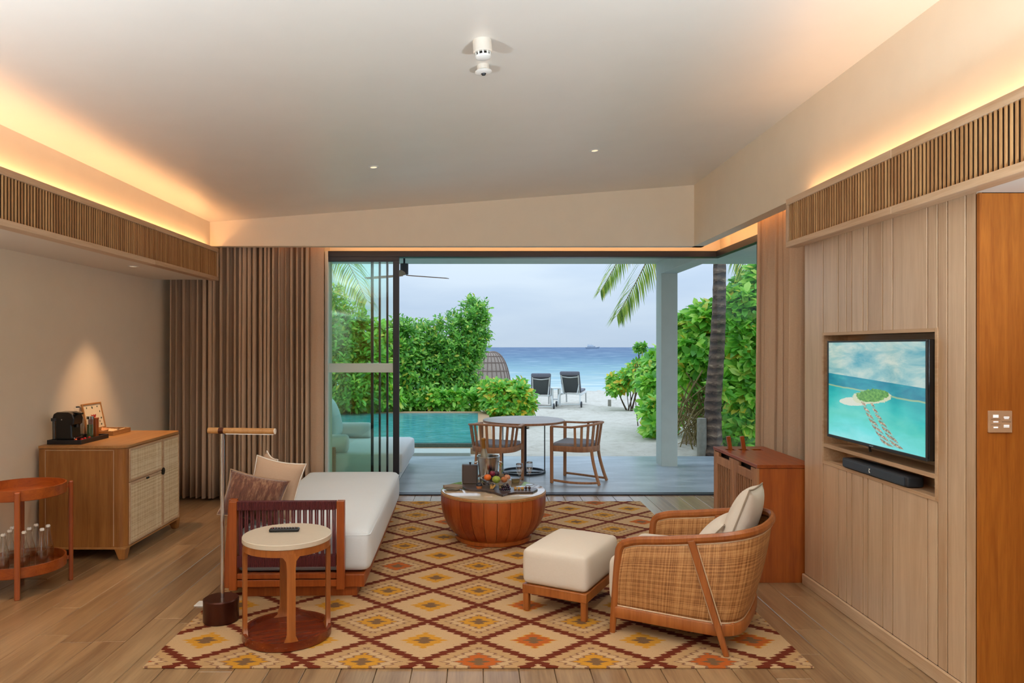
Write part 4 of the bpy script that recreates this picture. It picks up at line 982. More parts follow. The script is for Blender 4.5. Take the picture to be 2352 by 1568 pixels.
# ================================================================== TRAY TABLE with bottles
tt = thing('tray_table', 'two tier round red teak tray table by the left wall', 'table', (-2.852, 4.464, 0))
for zb in (.578, .118):
    MB().lathe([(.0005, zb), (.236, zb), (.240, zb + .004), (.240, zb + .066), (.230, zb + .066), (.229, zb + .012), (.0005, zb + .012)], 56).build('tray', M['teak_x'], tt, smooth=30)
for a, b in ((.115, -.230), (.211, .134), (-.153, .230), (-.24, -.125)):
    r_ = math.hypot(a, b); a, b = a / r_ * .262, b / r_ * .262
    MB().bar((a, b, 0), (a, b, .64), .030, .026, up=(a, b, 0)).build('leg', M['teak'], tt, bevel=.006)
    for zb in (.61, .15): MB().bar((a * .90, b * .90, zb), (a * .96, b * .96, zb), .018, .022).build('bracket', M['teak'], tt)
bl = ['clear swing-top bottle at the right end of the lower tray', 'clear bottle right of the front table leg', 'clear bottle left of the front table leg', 'clear bottle at the back right of the lower tray', 'clear bottle behind the front table leg',
      'clear bottle in the middle of the left group on the tray', 'clear bottle at the left edge of the picture on the tray', 'clear bottle farthest back beside the rear table leg', 'clear bottle half hidden behind the front left bottle']
proto = None
for lb, (a, b) in zip(bl, ((-2.705, 4.42), (-2.772, 4.35), (-2.858, 4.29), (-2.722, 4.51), (-2.797, 4.44), (-2.882, 4.385), (-2.945, 4.315), (-2.81, 4.53), (-2.915, 4.46))):
    if proto is None:
        proto = thing('glass_bottle', lb, 'bottle', (a, b, .131), 0, 'glass bottles on the lower tray')
        MB().lathe([(.0005, .0), (.031, 0), (.034, .005), (.034, .115), (.030, .14), (.017, .185), (.0135, .215), (.0135, .225), (.016, .227), (.016, .235), (.0115, .235), (.0115, .215), (.015, .184), (.028, .139), (.032, .113), (.032, .008), (.0005, .006)], 24).build('glass_body', M['bottle_glass'], proto, smooth=50)
        MB().lathe([(.0005, .235), (.012, .235), (.0135, .243), (.010, .249), (.0005, .25)], 16).build('stopper', M['piping'], proto, smooth=50)
        MB().tube([(-.0145, 0, .222), (-.016, 0, .236), (0, 0, .252), (.016, 0, .236), (.0145, 0, .222)], .0012, 6).build('clip', M['steel'], proto)
        MB().lathe([(.0005, .009), (.0315, .009), (.0315, .105), (.0005, .106)], 20).build('water', thin_glass('bottle_water', (.93, .93, .91, 1), .6), proto, smooth=40)
    else: copy_tree(proto, (a, b, .131), rnd.uniform(0, 6), lb)

# ================================================================== SLATTED CABINET on the right
KX0, KX1, KY0, KY1, KZ = 1.773, 2.150, 4.546, 5.39, .751
kc = thing('slatted_cabinet', 'low red teak cabinet with slatted doors below the right curtain', 'cabinet', (KX0, KY0, 0))
w_, d_ = KX1 - KX0, KY1 - KY0
MB().box(.012, w_, 0.0, .018, .0, KZ - .024).build('side_panel', M['teak'], kc, bevel=.002)
MB().box(.012, w_, d_ - .018, d_, .0, KZ - .024).build('side_panel', M['teak'], kc, bevel=.002)
MB().box(w_ - .012, w_, .018, d_ - .018, .0, KZ - .024).build('back_panel', M['teak'], kc)
MB().box(.03, w_ - .012, .018, d_ - .018, .04, .06).build('bottom_board', M['teak_y'], kc)
MB().box(.045, .05, .018, d_ - .018, .06, KZ - .03).build('inner_screen', M['dark_back'], kc)
tp = MB(); sl0, sl1 = d_ - .205, d_ - .135
tp.box(-.004, w_, -.006, sl0, KZ - .022, KZ).box(-.004, w_, sl1, d_ + .006, KZ - .022, KZ)
xs = [-.004, .035, .100, .130, .195, .225, .30, w_]
for i in range(0, 8, 2): tp.box(xs[i], xs[i + 1], sl0, sl1, KZ - .022, KZ)
tp.build('worktop', M['teak_y'], kc, bevel=.0015, seg=1)
for k, xx in enumerate((.055, .155)):
    MB().bar((xx + .012, (sl0 + sl1) / 2 + .0, KZ - .02), (xx - .006, (sl0 + sl1) / 2, KZ + .098), .028, .020, up=(0, 1, 0)).build('lid_stay', M['teak'], kc, bevel=.002)
for j in range(2):
    ya, yb = (.022, d_ / 2 - .002) if j == 0 else (d_ / 2 + .002, d_ - .022)
    dz0, dz1 = .03, KZ - .03
    dd = MB().box(0, .02, ya, ya + .05, dz0, dz1).box(0, .02, yb - .05, yb, dz0, dz1).box(0, .02, ya + .05, yb - .05, dz0, dz0 + .06)
    dd.box(0, .02, ya + .05, yb - .05, dz1 - .085, dz1 - .028).box(0, .02, ya + .05, ya + .09, dz1 - .028, dz1).box(0, .02, yb - .09, yb - .05, dz1 - .028, dz1)
    dd = dd.build('door', M['oak'] if False else M['outdoor_teak'], kc, bevel=.002, seg=1)
    n_ = 8; st = (yb - ya - .10) / n_
    smm = MB().box(.002, .018, -st * .19, st * .19, dz0 + .055, dz1 - .08).mesh('door_slat')
    for k in range(n_): obj('door_slat', smm, M['outdoor_teak'], dd, loc=(0, ya + .05 + (k + .5) * st, 0))
MB().box(.0, .012, .0, .022, 0, KZ - .024).build('corner_post', M['outdoor_teak'], kc, bevel=.001)
MB().box(.0, .02, d_ - .022, d_, 0, KZ - .024).build('corner_post', M['outdoor_teak'], kc, bevel=.001)
MB().box(.014, .03, .02, d_ - .02, 0, .03).build('plinth', M['teak_y'], kc)

# ================================================================== TELEVISION and sound bar
def tv_picture():
    g = G('tv_picture'); v = g.coord(); s_ = g.sep(v)
    u = g.m_('ADD', g.m_('DIVIDE', g.m_('MULTIPLY', s_[1], -1.0), .905), .5); w = g.m_('ADD', g.m_('DIVIDE', s_[2], .525), .5)
    uv = g.comb(u, w, 0.0)
    hz = g.m_('SUBTRACT', .675, g.m_('MULTIPLY', u, .075))
    e = g.m_('SUBTRACT', w, hz)
    cl = g.noise(g.mapping(uv, (3.2, 6.5, 1), rot=(0, 0, .25)), 1.0, 6, .62, .5)
    sky = g.ramp(cl, [(.3, lin('#5ea7b4')), (.48, lin('#9cc4c2')), (.62, lin('#c9d8cc')), (.75, lin('#e2ead9'))])
    wn = g.noise(g.mapping(uv, (5, 9, 1)), 1.0, 5, .6, .4)
    lagoon = g.ramp(g.m_('ADD', g.m_('ADD', g.m_('MULTIPLY', w, 1.1), g.m_('MULTIPLY', wn, .35)), g.m_('MULTIPLY', g.m_('ABSOLUTE', g.m_('SUBTRACT', u, .35)), .25)),
                    [(.1, lin('#a6eef0')), (.32, lin('#74e0de')), (.5, lin('#5fd2c4')), (.66, lin('#38c2bd')), (.82, lin('#1fa9ad'))])
    deep = g.ramp(wn, [(.35, lin('#1a7f97')), (.6, lin('#2f9aa8')), (.75, lin('#5fb9b8'))])
    reef = g.m_('ADD', g.m_('SUBTRACT', hz, .125), g.m_('MULTIPLY', g.m_('SUBTRACT', g.noise(g.comb(g.m_('MULTIPLY', u, 3.0), 0.0, 0.0), 1.0, 3), .5), .06))
    sea_c = g.mix(g.m_('GREATER_THAN', w, reef), lagoon, deep)
    band = g.m_('LESS_THAN', g.m_('ABSOLUTE', g.m_('SUBTRACT', w, reef)), .008); sea_c = g.mix(g.m_('MULTIPLY', band, .6), sea_c, lin('#b9c98a'))
    def blob(cx_, cy_, rx, ry, rot, rag):
        c_, s2 = math.cos(rot), math.sin(rot)
        dx = g.m_('SUBTRACT', u, cx_); dy = g.m_('SUBTRACT', w, cy_)
        a = g.m_('DIVIDE', g.m_('ADD', g.m_('MULTIPLY', dx, c_), g.m_('MULTIPLY', dy, s2)), rx)
        b = g.m_('DIVIDE', g.m_('SUBTRACT', g.m_('MULTIPLY', dy, c_), g.m_('MULTIPLY', dx, s2)), ry)
        d = g.m_('ADD', g.m_('MULTIPLY', a, a), g.m_('MULTIPLY', b, b))
        return g.m_('LESS_THAN', g.m_('ADD', d, g.m_('MULTIPLY', g.m_('SUBTRACT', g.noise(uv, 22, 4, .7), .5), rag)), 1.0)
    img = g.mix(g.m_('GREATER_THAN', e, 0.0), sea_c, sky)
    img = g.mix(blob(.31, .40, .17, .045, .12, 1.0), img, lin('#d7dccb'))
    img = g.mix(blob(.49, .465, .21, .065, .16, 1.2), img, lin('#cfd6b4'))
    tree = g.ramp(g.noise(uv, 40, 4, .7), [(.35, lin('#2f7a2a')), (.6, lin('#6fae48')), (.8, lin('#a9cf70'))])
    img = g.mix(blob(.50, .482, .17, .062, .18, 1.6), img, tree)
    for x0, x1, wd_ in ((.405, .67, .016), (.50, .765, .013)):
        q = g.m_('DIVIDE', g.m_('SUBTRACT', .41, w), .385)
        xc = g.m_('ADD', x0, g.m_('ADD', g.m_('MULTIPLY', q, (x1 - x0) * .72), g.m_('MULTIPLY', g.m_('MULTIPLY', q, q), (x1 - x0) * .28)))
        inr = g.m_('MULTIPLY', g.m_('LESS_THAN', g.m_('ABSOLUTE', g.m_('SUBTRACT', u, xc)), g.m_('ADD', wd_, g.m_('MULTIPLY', q, .030))), g.m_('MULTIPLY', g.m_('GREATER_THAN', q, 0.0), g.m_('LESS_THAN', q, 1.0)))
        hut = g.m_('GREATER_THAN', g.m_('SINE', g.m_('ADD', g.m_('MULTIPLY', w, 150.0), g.m_('MULTIPLY', u, 60.0))), -.2)
        hc = g.ramp(g.noise(uv, 55, 3, .7), [(.35, lin('#4c4438')), (.5, lin('#a5876a')), (.65, lin('#e0cdb4'))])
        img = g.mix(g.m_('MULTIPLY', inr, g.m_('ADD', .25, g.m_('MULTIPLY', hut, .7))), img, hc)
    b = g.n('ShaderNodeBsdfPrincipled', {'Base Color': (.01, .01, .01, 1), 'Roughness': .06, 'Emission Color': img, 'Emission Strength': .8})
    return g.surf(b.outputs[0])
TY0, TY1, TZ0, TZ1, TX = 3.232, 4.155, .982, 1.536, 2.028
tv = thing('television', 'flat screen television showing a tropical island in the wall niche', 'television', (TX + .02, (TY0 + TY1) / 2, TZ0))
hw, hh = (TY1 - TY0) / 2, TZ1 - TZ0
fr = MB()
for b in ((-hw, hw, 0, .016), (-hw, hw, hh - .010, hh), (-hw, -hw + .010, .016, hh - .010), (hw - .010, hw, .016, hh - .010)): fr.box(-.022, -.012, b[0], b[1], b[2], b[3])
fr.build('bezel', M['dark_grey'], tv, bevel=.002, seg=1)
MB().box(-.012, .035, -hw, hw, 0, hh).build('casing', M['black_plastic'], tv, bevel=.004)
scm = tv_picture()
o = MB().box(-.004, .0, -hw + .010, hw - .010, -hh / 2 + .016, hh / 2 - .010).build('screen', scm, tv, loc=(-.013, 0, hh / 2))
MB().box(-.0235, -.022, -.028, .010, .0055, .0105).build('maker_mark', M['steel'], tv)
MB().tube([(.0, .05, 0), (.004, .05, -.03)], .006, 8).build('sensor', M['black_plastic'], tv)
MB().box(.035, .11, -.2, .2, .12, .42).build('wall_mount', M['dark_grey'], tv)
sbz = NZ0 + .014
SB0, SB1 = F * 2.05 / (1932 - CX), F * 2.05 / (2082 - CX)
sbar = thing('sound_bar', 'slim black sound bar on the shelf under the television', 'speaker', (2.05, (SB0 + SB1) / 2, sbz))
hl = (SB0 - SB1) / 2
MB().rbox(.085, 2 * hl, .056, .012, 0, 6, (.045, 0, .030)).build('cabinet', plain('soundbar_cloth', '#22262c', .6, 0, 200, .15), sbar, smooth=50)
MB().box(-.001, .004, -hl + .02, hl - .02, .008, .050).build('front_grille', plain('soundbar_grille', '#3c4650', .45, .2, 300, .15), sbar, bevel=.002)
for y_ in (-hl + .05, hl - .05): MB().box(.02, .07, y_ - .02, y_ + .02, 0, .004).build('foot', M['black_plastic'], sbar)
for k in range(4): MB().cyl((.045, -.03 + .02 * k, .058), .005, .0015, 10).build('button', M['dark_grey'], sbar)
lg = MB().box(-.0022, -.001, -.0030, -.0015, -.012, .012); lg.bar((-.0016, .0, 0), (-.0016, -.012, .011), .003, .001, up=(1, 0, 0)); lg.bar((-.0016, .0, 0), (-.0016, -.012, -.011), .003, .001, up=(1, 0, 0))
lg.build('logo', M['piping'], sbar, loc=(0, .02, .030))
# wall switch
sw = thing('light_switch', 'beige square switch plate with lit keys on the orange wood wall', 'switch', W(2295, 993, YT0 - .012))
MB().box(-.0485, .0485, -.008, 0, 0, .090).build('plate', plain('switch_beige', '#bd9877', .4), sw, bevel=.002)
for a, b, ww, hh_ in ((-.02, .068, .022, .012), (-.02, .045, .02, .005), (-.02, .022, .018, .006), (.024, .064, .022, .005), (.024, .058, .018, .003), (.024, .030, .022, .005), (.024, .024, .022, .004)):
    MB().box(a - ww / 2, a + ww / 2, -.0092, -.008, b - hh_ / 2, b + hh_ / 2).build('key_label', emit('key_light', (1, .95, .9, 1), .9) if 'key_light' not in bpy.data.materials else bpy.data.materials['key_light'], sw)
for a, b in ((-.02, .056), (-.02, .033), (.024, .045)): MB().box(a - .019, a + .019, -.0086, -.008, b - .0005, b + .0005).build('key_gap', M['dark_grey'], sw)

# ================================================================== CEILING FIXTURES
tilt = math.atan(.0764)
def on_ceiling(name, label, cat, x_, y_):
    o = thing(name, label, cat, (x_, y_, ceil_z(x_))); o.rotation_euler = (0, -tilt, 0); return o
sd = on_ceiling('smoke_detector', 'deep white smoke detector on the ceiling', 'detector', .014, 3.26)
MB().lathe([(.0005, 0), (.043, 0), (.043, -.052), (.040, -.056), (.0005, -.056)], 36).build('base', M['soffit'], sd, smooth=30)
for k in range(10):
    a = 2 * PI * k / 10; MB().box(-.0035, .0035, -.002, .002, -.070, -.056).xf(Matrix.Rotation(a, 4, 'Z') @ Matrix.Translation((0, -.034, 0))).build('vent_rib', M['white'], sd)
MB().lathe([(.0005, -.056), (.026, -.056), (.026, -.070), (.0005, -.070)], 24).build('vent_core', M['black_plastic'], sd)
MB().lathe([(.0005, -.070), (.036, -.070), (.034, -.078), (.024, -.084), (.0005, -.085)], 32).build('cap', M['white'], sd, smooth=40)
hd = on_ceiling('heat_detector', 'flat round white sensor just behind the smoke detector', 'detector', .020, 3.545)
MB().lathe([(.0005, 0), (.030, 0), (.030, -.030), (.0005, -.030)], 32).build('base', M['soffit'], hd, smooth=30)
MB().lathe([(.0005, -.030), (.041, -.030), (.042, -.034), (.034, -.040), (.016, -.042), (.0005, -.042)], 36).build('cap', M['white'], hd, smooth=40)
MB().lathe([(.0005, -.042), (.013, -.042), (.009, -.049), (.0005, -.050)], 20).build('lens', M['dark_grey'], hd, smooth=50)
DLC = (1, .80, .60)
def downlight(label, x_, y_, z_, power, tl=0, group='recessed ceiling downlights', cone=125, colr=None):
    o = thing('downlight', label, 'light', (x_, y_, z_), 0, group); o.rotation_euler = (0, -tl, 0)
    MB().lathe([(.024, -.0005), (.040, -.0005), (.041, -.003), (.026, -.005), (.024, -.0005)], 28).build('trim_ring', M['white'], o, smooth=40)
    MB().lathe([(.0005, -.0008), (.024, -.0008), (.0005, -.0016)], 20).build('lens', M['lamp_glow'], o)
    d = bpy.data.lights.new('downlight_lamp', 'SPOT'); d.energy = power; d.color = colr or DLC; d.spot_size = R(cone); d.spot_blend = .7; d.shadow_soft_size = .03
    q = bpy.data.objects.new('downlight_lamp', d); COL.objects.link(q); q.location = (0, 0, -.02); q.parent = o
    return o
DL, DLC = 36, (1, .91, .80)
downlight('small recessed downlight on the left of the sloping ceiling', -.782, 5.30, ceil_z(-.782), DL, tilt)
downlight('small recessed downlight on the right of the sloping ceiling', .861, 5.31, ceil_z(.861), DL, tilt)
downlight('recessed downlight in the left soffit over the sideboard', -2.76, 5.70, SOF + .012, 58, 0, 'soffit downlights', 66, (1, .62, .34))
downlight('recessed downlight in the left soffit near the tray table', -2.76, 3.95, SOF + .012, 58, 0, 'soffit downlights', 66, (1, .62, .34))
for i, (x_, y_) in enumerate(((-.8, 2.2), (.86, 2.2), (-.8, -.6), (.86, -.6))):  # unseen extra downlights, added to raise the light level inside
    downlight('added recessed downlight, out of view, in the ceiling %s' % ('over the rug front left', 'over the rug front right', 'at the rear left', 'at the rear right')[i], x_, y_, ceil_z(x_), DL, tilt)

# invented floor lamps behind the camera, added to brighten ceiling and room
def fill_uplighter(label, x_, y_, power, colr=(.72, .87, 1.0)):
    o = thing('fill_uplighter', label, 'lamp', (x_, y_, 0))
    MB().lathe([(.0005, 0), (.13, 0), (.13, .02), (.0005, .025)], 28).build('base', M['black'], o, smooth=40)
    MB().tube([(0, 0, .02), (0, 0, 1.10)], .012, 12).build('pole', M['black'], o, smooth=40)
    MB().lathe([(.02, 1.06), (.10, 1.12), (.17, 1.20), (.165, 1.20), (.095, 1.13), (.02, 1.075), (.02, 1.06)], 28).build('shade', M['white'], o, smooth=40)
    d = bpy.data.lights.new('fill_uplighter_lamp', 'AREA'); d.shape = 'DISK'; d.size = .26; d.energy = power; d.color = colr
    q = bpy.data.objects.new('fill_uplighter_lamp', d); COL.objects.link(q); q.location = (0, 0, 1.185); q.rotation_euler = (PI, 0, 0); q.parent = o
fill_uplighter('added white bowl fill lamp in the rear left of the room', -2.0, .9, 112)
fill_uplighter('added white bowl fill lamp in the rear right of the room', 1.5, .9, 112)
fill_uplighter('added white bowl fill lamp near the rear wall, left', -1.6, -1.6, 60)
fill_uplighter('added white bowl fill lamp near the rear wall, right', 1.4, -1.6, 60)
# ================================================================== TERRACE FURNITURE
dt = thing('dining_table', 'round outdoor dining table with slim black ring base on the terrace', 'table', (.538, 8.57, 0))
DTZ = .632
# top in boards, cut to a disc
N_ = 8; r_ = .486
for k in range(N_):
    y0 = -r_ + 2 * r_ * k / N_ + .002; y1 = -r_ + 2 * r_ * (k + 1) / N_ - .002
    ya, yb = max(y0, -r_ + .004), min(y1, r_ - .004); pts = []
    for j in range(9): yy = ya + (yb - ya) * j / 8; pts.append((math.sqrt(max(0, r_ * r_ - yy * yy)), yy))
    for j in range(9): yy = yb + (ya - yb) * j / 8; pts.append((-math.sqrt(max(0, r_ * r_ - yy * yy)), yy))
    MB().prism(pts, DTZ - .018, DTZ).xf(Matrix.Rotation(R(24), 4, 'Z')).build('board', wood('grey_teak', '#8a7a70', '#b7aaa0', 'x', .3, .8) if 'grey_teak' not in bpy.data.materials else bpy.data.materials['grey_teak'], dt)
MB().lathe([(.470, DTZ - .026), (.490, DTZ - .026), (.490, DTZ - .004), (.487, DTZ - .002), (.487, DTZ - .017), (.470, DTZ - .019), (.470, DTZ - .026)], 64).build('edge_ring', M['outdoor_teak'], dt, smooth=30)
MB().lathe([(.240, 0), (.262, 0), (.262, .022), (.240, .022), (.240, 0)], 48).build('base_ring', M['black'], dt, smooth=30)
MB().lathe([(.238, DTZ - .046), (.262, DTZ - .046), (.262, DTZ - .026), (.238, DTZ - .026), (.238, DTZ - .046)], 48).build('upper_ring', M['black'], dt, smooth=30)
for k in range(4):
    a = R(0 + 90 * k); w_ = .034 if k in (1, 3) else .016
    MB().bar((.251 * math.cos(a), .251 * math.sin(a), .01), (.251 * math.cos(a), .251 * math.sin(a), DTZ - .03), .012 if k in (0, 2) else w_, .016, up=(0, 1, 0)).build('leg', M['black'], dt)
MB().box(-.245, .245, -.04, .04, .004, .012).build('base_plate', M['black'], dt)

def barrel_chair(label, loc, rz):
    c = thing('barrel_chair', label, 'chair', loc, rz, 'barrel chairs at the terrace table')
    hw, fd = .245, .215                                # half width, front reach; back is a half round
    def U(z0, z1, ex, n=22):
        P = [(-hw - ex * .2, fd, z0)]
        for k in range(n + 1):
            a = PI + PI * k / n
            P.append(((hw + ex) * math.cos(a), -.02 + (.225 + ex) * math.sin(a), z0 + (z1 - z0) * math.sin(PI * k / n)))
        P.append((hw + ex * .2, fd, z0)); return P
    top = U(.628, .664, .035); seat = U(.385, .385, 0)
    MB().sweep(top, rr(.042, .022, .2)).build('top_rail', M['outdoor_teak'], c, smooth=40)
    MB().sweep(seat, rr(.022, .062, .15)).build('seat_rail', M['outdoor_teak'], c, smooth=40)
    MB().bar((-hw, fd, .39), (hw, fd, .39), .022, .05).build('seat_rail', M['outdoor_teak'], c, bevel=.003)
    n = len(top)
    for k in range(11):
        i = 2 + (n - 5) * k / 10; a = top[int(round(i))]; b = seat[int(round(i))]
        d = Vector((b[0], b[1] - fd * .2, 0)).normalized()
        MB().bar((b[0], b[1], .40), (a[0], a[1], a[2] - .006), .026, .013, up=(d.x, d.y, 0)).build('slat', M['outdoor_teak'], c)
    for s_ in (-1, 1):
        MB().bar((s_ * hw, fd, 0), (s_ * (hw + .005), fd, .63), .028, .034).build('leg', M['outdoor_teak'], c, bevel=.004)
        P = cr([(s_ * .14, -.205, .38), (s_ * .145, -.225, .25), (s_ * .155, -.265, .10), (s_ * .165, -.30, 0)], 5)
        MB().sweep(P, rr(.026, .032, .2), up=(0, 1, .2)).build('leg', M['outdoor_teak'], c, smooth=40)
        P = cr([(s_ * hw, fd - .01, .036), (s_ * (hw + .01), 0, .024), (s_ * .21, -.18, .022), (s_ * .165, -.285, .026)], 5)
        MB().sweep(P, rr(.022, .024, .2)).build('runner', M['outdoor_teak'], c, smooth=40)
    sh = [(-hw + .015, fd - .01), (hw - .015, fd - .01)] + [((hw - .015) * math.cos(a), -.02 + .21 * math.sin(a)) for a in [-PI * k / 14 for k in range(15)]]
    MB().prism(sh, .405, .448).build('seat_cushion', plain('seat_grey', '#8d9099', .85, 0, 60, .08) if 'seat_grey' not in bpy.data.materials else bpy.data.materials['seat_grey'], c, bevel=.014, seg=3)
    return c
barrel_chair('slatted teak barrel chair with its back to the room, left of the table', (.185, 7.95, 0), R(-22))
barrel_chair('slatted teak barrel chair on the right of the terrace table', (1.10, 8.02, 0), R(66))

# outdoor daybed by the pool
od = thing('outdoor_daybed', 'white cushioned outdoor daybed on the terrace behind the glass', 'daybed', (-2.1, 8.55, 0))
MB().box(-.62, 1.20, -.66, .68, .0, .10).build('plinth', M['white'], od, bevel=.01)
MB().rbox(1.88, 1.46, .235, .04, .015, 10, (.32, .005, .220), .01).build('mattress', M['outdoor_fabric'], od, smooth=50)
for s_ in (-1, 1):
    fr_ = MB().box(-.35, .56, s_ * .76 - .03, s_ * .76 + .03, .0, .42) if s_ > 0 else MB().box(-.35, .50, s_ * .76 - .03, s_ * .76 + .03, .0, .41)
    fr_.build('arm_panel', M['render_white'], od, bevel=.006)
    MB().box(.50, .535, s_ * .76 - .03, s_ * .76 + .03, .0, .41).build('arm_post', M['outdoor_teak'], od, bevel=.004)
MB().box(-.66, -.60, -.75, .75, 0, .62).build('back_panel', M['white'], od, bevel=.006)
def bolster(nm, y_, x0, x1, z_, r2):
    m_ = MB(); n = 20; P = [(x0, y_, z_), (x0 + .012, y_, z_), (x0 + .03, y_, z_), (x1 - .03, y_, z_), (x1 - .012, y_, z_), (x1, y_, z_)]
    m_.tube(P, [r2 * .8, r2 * .93, r2, r2, r2 * .93, r2 * .8], 20, up=(0, 0, 1)); return m_
bolster('b', -.66, -.30, .655, .437, .100).build('bolster', M['outdoor_fabric'], od, smooth=50)
bolster('b', .60, -.1, .72, .437, .100).build('bolster', M['outdoor_fabric'], od, smooth=50)
for x_, y_, z_, lb in ((-1.83, 8.93, .60, 'large pale aqua pillow on the outdoor daybed, nearer the pool'), (-1.98, 8.42, .585, 'pale aqua pillow on the outdoor daybed, cut off by the curtain')):
    o = cushion('pillow', lb, (0, 0, 0), (0, 0, 0), .52, .50, .19, M['aqua_pillow'], M['aqua_pillow'])
    o.matrix_world = Matrix.Translation((x_, y_, z_)) @ Matrix.Rotation(R(-14), 4, 'Y') @ Matrix.Rotation(R(90), 4, 'Z') @ Matrix.Rotation(R(90), 4, 'X')

# ceiling fan under the terrace roof
fn_ = thing('ceiling_fan', 'wooden bladed ceiling fan hanging from the terrace roof', 'fan', (-.868, 8.3, 2.59))
MB().tube([(0, 0, 0), (0, 0, -.12)], .012, 12).build('rod', M['black'], fn_, smooth=40)
MB().lathe([(.0005, 0), (.05, 0), (.045, -.03), (.0005, -.03)], 24).build('canopy', M['black'], fn_, smooth=40)
MB().lathe([(.0005, -.12), (.046, -.12), (.048, -.125), (.048, -.245), (.0005, -.25)], 28).build('motor', plain('fan_grey', '#4a4a52', .4), fn_, smooth=40)
for a in (30, 150, 270):
    m_ = MB().loft([[(.03, -.022, -.262), (.03, .022, -.254), (.03, .022, -.246), (.03, -.022, -.254)], [(.30, -.05, -.270), (.30, .04, -.256), (.30, .04, -.249), (.30, -.05, -.263)], [(.57, -.036, -.272), (.57, .03, -.260), (.57, .03, -.254), (.57, -.036, -.266)]])
    m_.xf(Matrix.Rotation(R(a), 4, 'Z')).build('blade', M['outdoor_teak'], fn_, bevel=.002, seg=1)

# ================================================================== BEACH
def lounger(label, x_, y_, rz):
    o = thing('sun_lounger', label, 'sun lounger', (x_, y_, sand_h(x_, y_) - .01), rz, 'sun loungers facing the sea')
    wm = plain('lounger_white', '#d6d8d6', .45) if 'lounger_white' not in bpy.data.materials else bpy.data.materials['lounger_white']
    hw = .30
    for s_ in (-1, 1):
        MB().bar((s_ * hw, -.12, .33), (s_ * hw, 1.75, .33), .05, .04).build('side_rail', wm, o)
        MB().bar((s_ * hw, -.10, .33), (s_ * (hw + .02), -.22, .06), .04, .04).build('leg', wm, o)
        MB().bar((s_ * hw, 1.60, .33), (s_ * hw, 1.68, .0), .04, .04).build('leg', wm, o)
        MB().bar((s_ * (hw - .08), .42, .38), (s_ * (hw - .055), -.06, .93), .03, .03).build('back_frame', wm, o)
        MB().lathe([(.0005, -.02), (.075, -.02), (.085, -.01), (.085, .01), (.075, .02), (.0005, .02)], 18).xf(Matrix.Translation((s_ * (hw + .055), -.24, .085)) @ Matrix.Rotation(R(90), 4, 'Y')).build('wheel', M['black'], o, smooth=40)
        MB().bar((s_ * (hw - .06), .18, .62), (s_ * (hw - .1), .02, .34), .02, .02).build('prop', wm, o)
    MB().bar((-hw, -.22, .08), (hw, -.22, .08), .03, .03).build('cross_bar', wm, o)
    MB().bar((-hw, .40, .34), (hw, .40, .34), .04, .03).build('cross_bar', wm, o)
    MB().sweep(cr([(-hw + .07, -.005, .86), (0, -.022, .835), (hw - .07, -.005, .86)], 5), rr(.03, .03)).build('cross_bar', wm, o, smooth=40)
    MB().bar((0, .44, .38), (0, .02, .84), .42, .008, up=(0, 1, 1)).build('sling', M['grey_sling'], o)
    MB().bar((0, .475, .42), (0, -.01, .97), .56, .07, up=(0, 1, 1)).build('back_cushion', M['grey_cushion'], o, bevel=.02)
    MB().bar((0, .46, .40), (0, 1.72, .40), .56, .07).build('seat_cushion', M['grey_cushion'], o, bevel=.02)
    MB().bar((-.285, -.03, .955), (.285, -.03, .955), .10, .12).build('head_roll', M['grey_cushion'], o, bevel=.04, seg=3)
x1_, x2_ = (1244 - CX) * 20.3 / F, (1311 - CX) * 20.4 / F
lounger('grey sun lounger on the sand beside the bush, left of the pair', x1_, 20.5, R(-3)); lounger('grey sun lounger on the open sand, right of the pair', x2_, 20.6, R(-14))
bt_ = thing('beach_table', 'small white side table between the two sun loungers', 'table', ((1276 - CX) * 20.9 / F, 20.9, sand_h(2.2, 20.9) - .01))
wm = bpy.data.materials['lounger_white']
MB().box(-.13, .13, -.2, .2, .50, .53).build('table_top', wm, bt_, bevel=.005)
for a in (-.105, .105):
    for b in (-.16, .16): MB().box(a - .025, a + .025, b - .025, b + .025, 0, .5).build('leg', wm, bt_)
MB().box(-.10, .10, -.17, .17, .18, .20).build('shelf', wm, bt_)
# woven pod
pod = thing('woven_pod', 'dome shaped woven rattan pod seat behind the shrubs on the beach', 'pod seat', ((1124 - CX) * 23 / F, 23, sand_h(.2, 23) - .02))
def pr(t_): return (.72 * math.cos(t_) ** .72 if t_ < PI / 2 - 1e-3 else .001, 1.66 * math.sin(t_))
prof = [pr(PI / 2 * k / 14) for k in range(15)]
MB().lathe(prof, 40).build('woven_shell', plain('pod_weave', '#a39388', .8, 0, 40, .15, .6, 80), pod, smooth=60)
ribm = plain('pod_rib', '#7d6a60', .8)
rib = MB().tube([(r2 + .008, 0, z) for r2, z in prof[:-1]], .013, 6).mesh('rib', 60)
for k in range(26): obj('rib', rib, ribm, pod, rot=(0, 0, 2 * PI * k / 26))
for r2, z in prof[2:13:2]: MB().tube([((r2 + .012) * math.cos(2 * PI * k / 30), (r2 + .012) * math.sin(2 * PI * k / 30), z) for k in range(30)], .012, 6, True).build('hoop', ribm, pod)
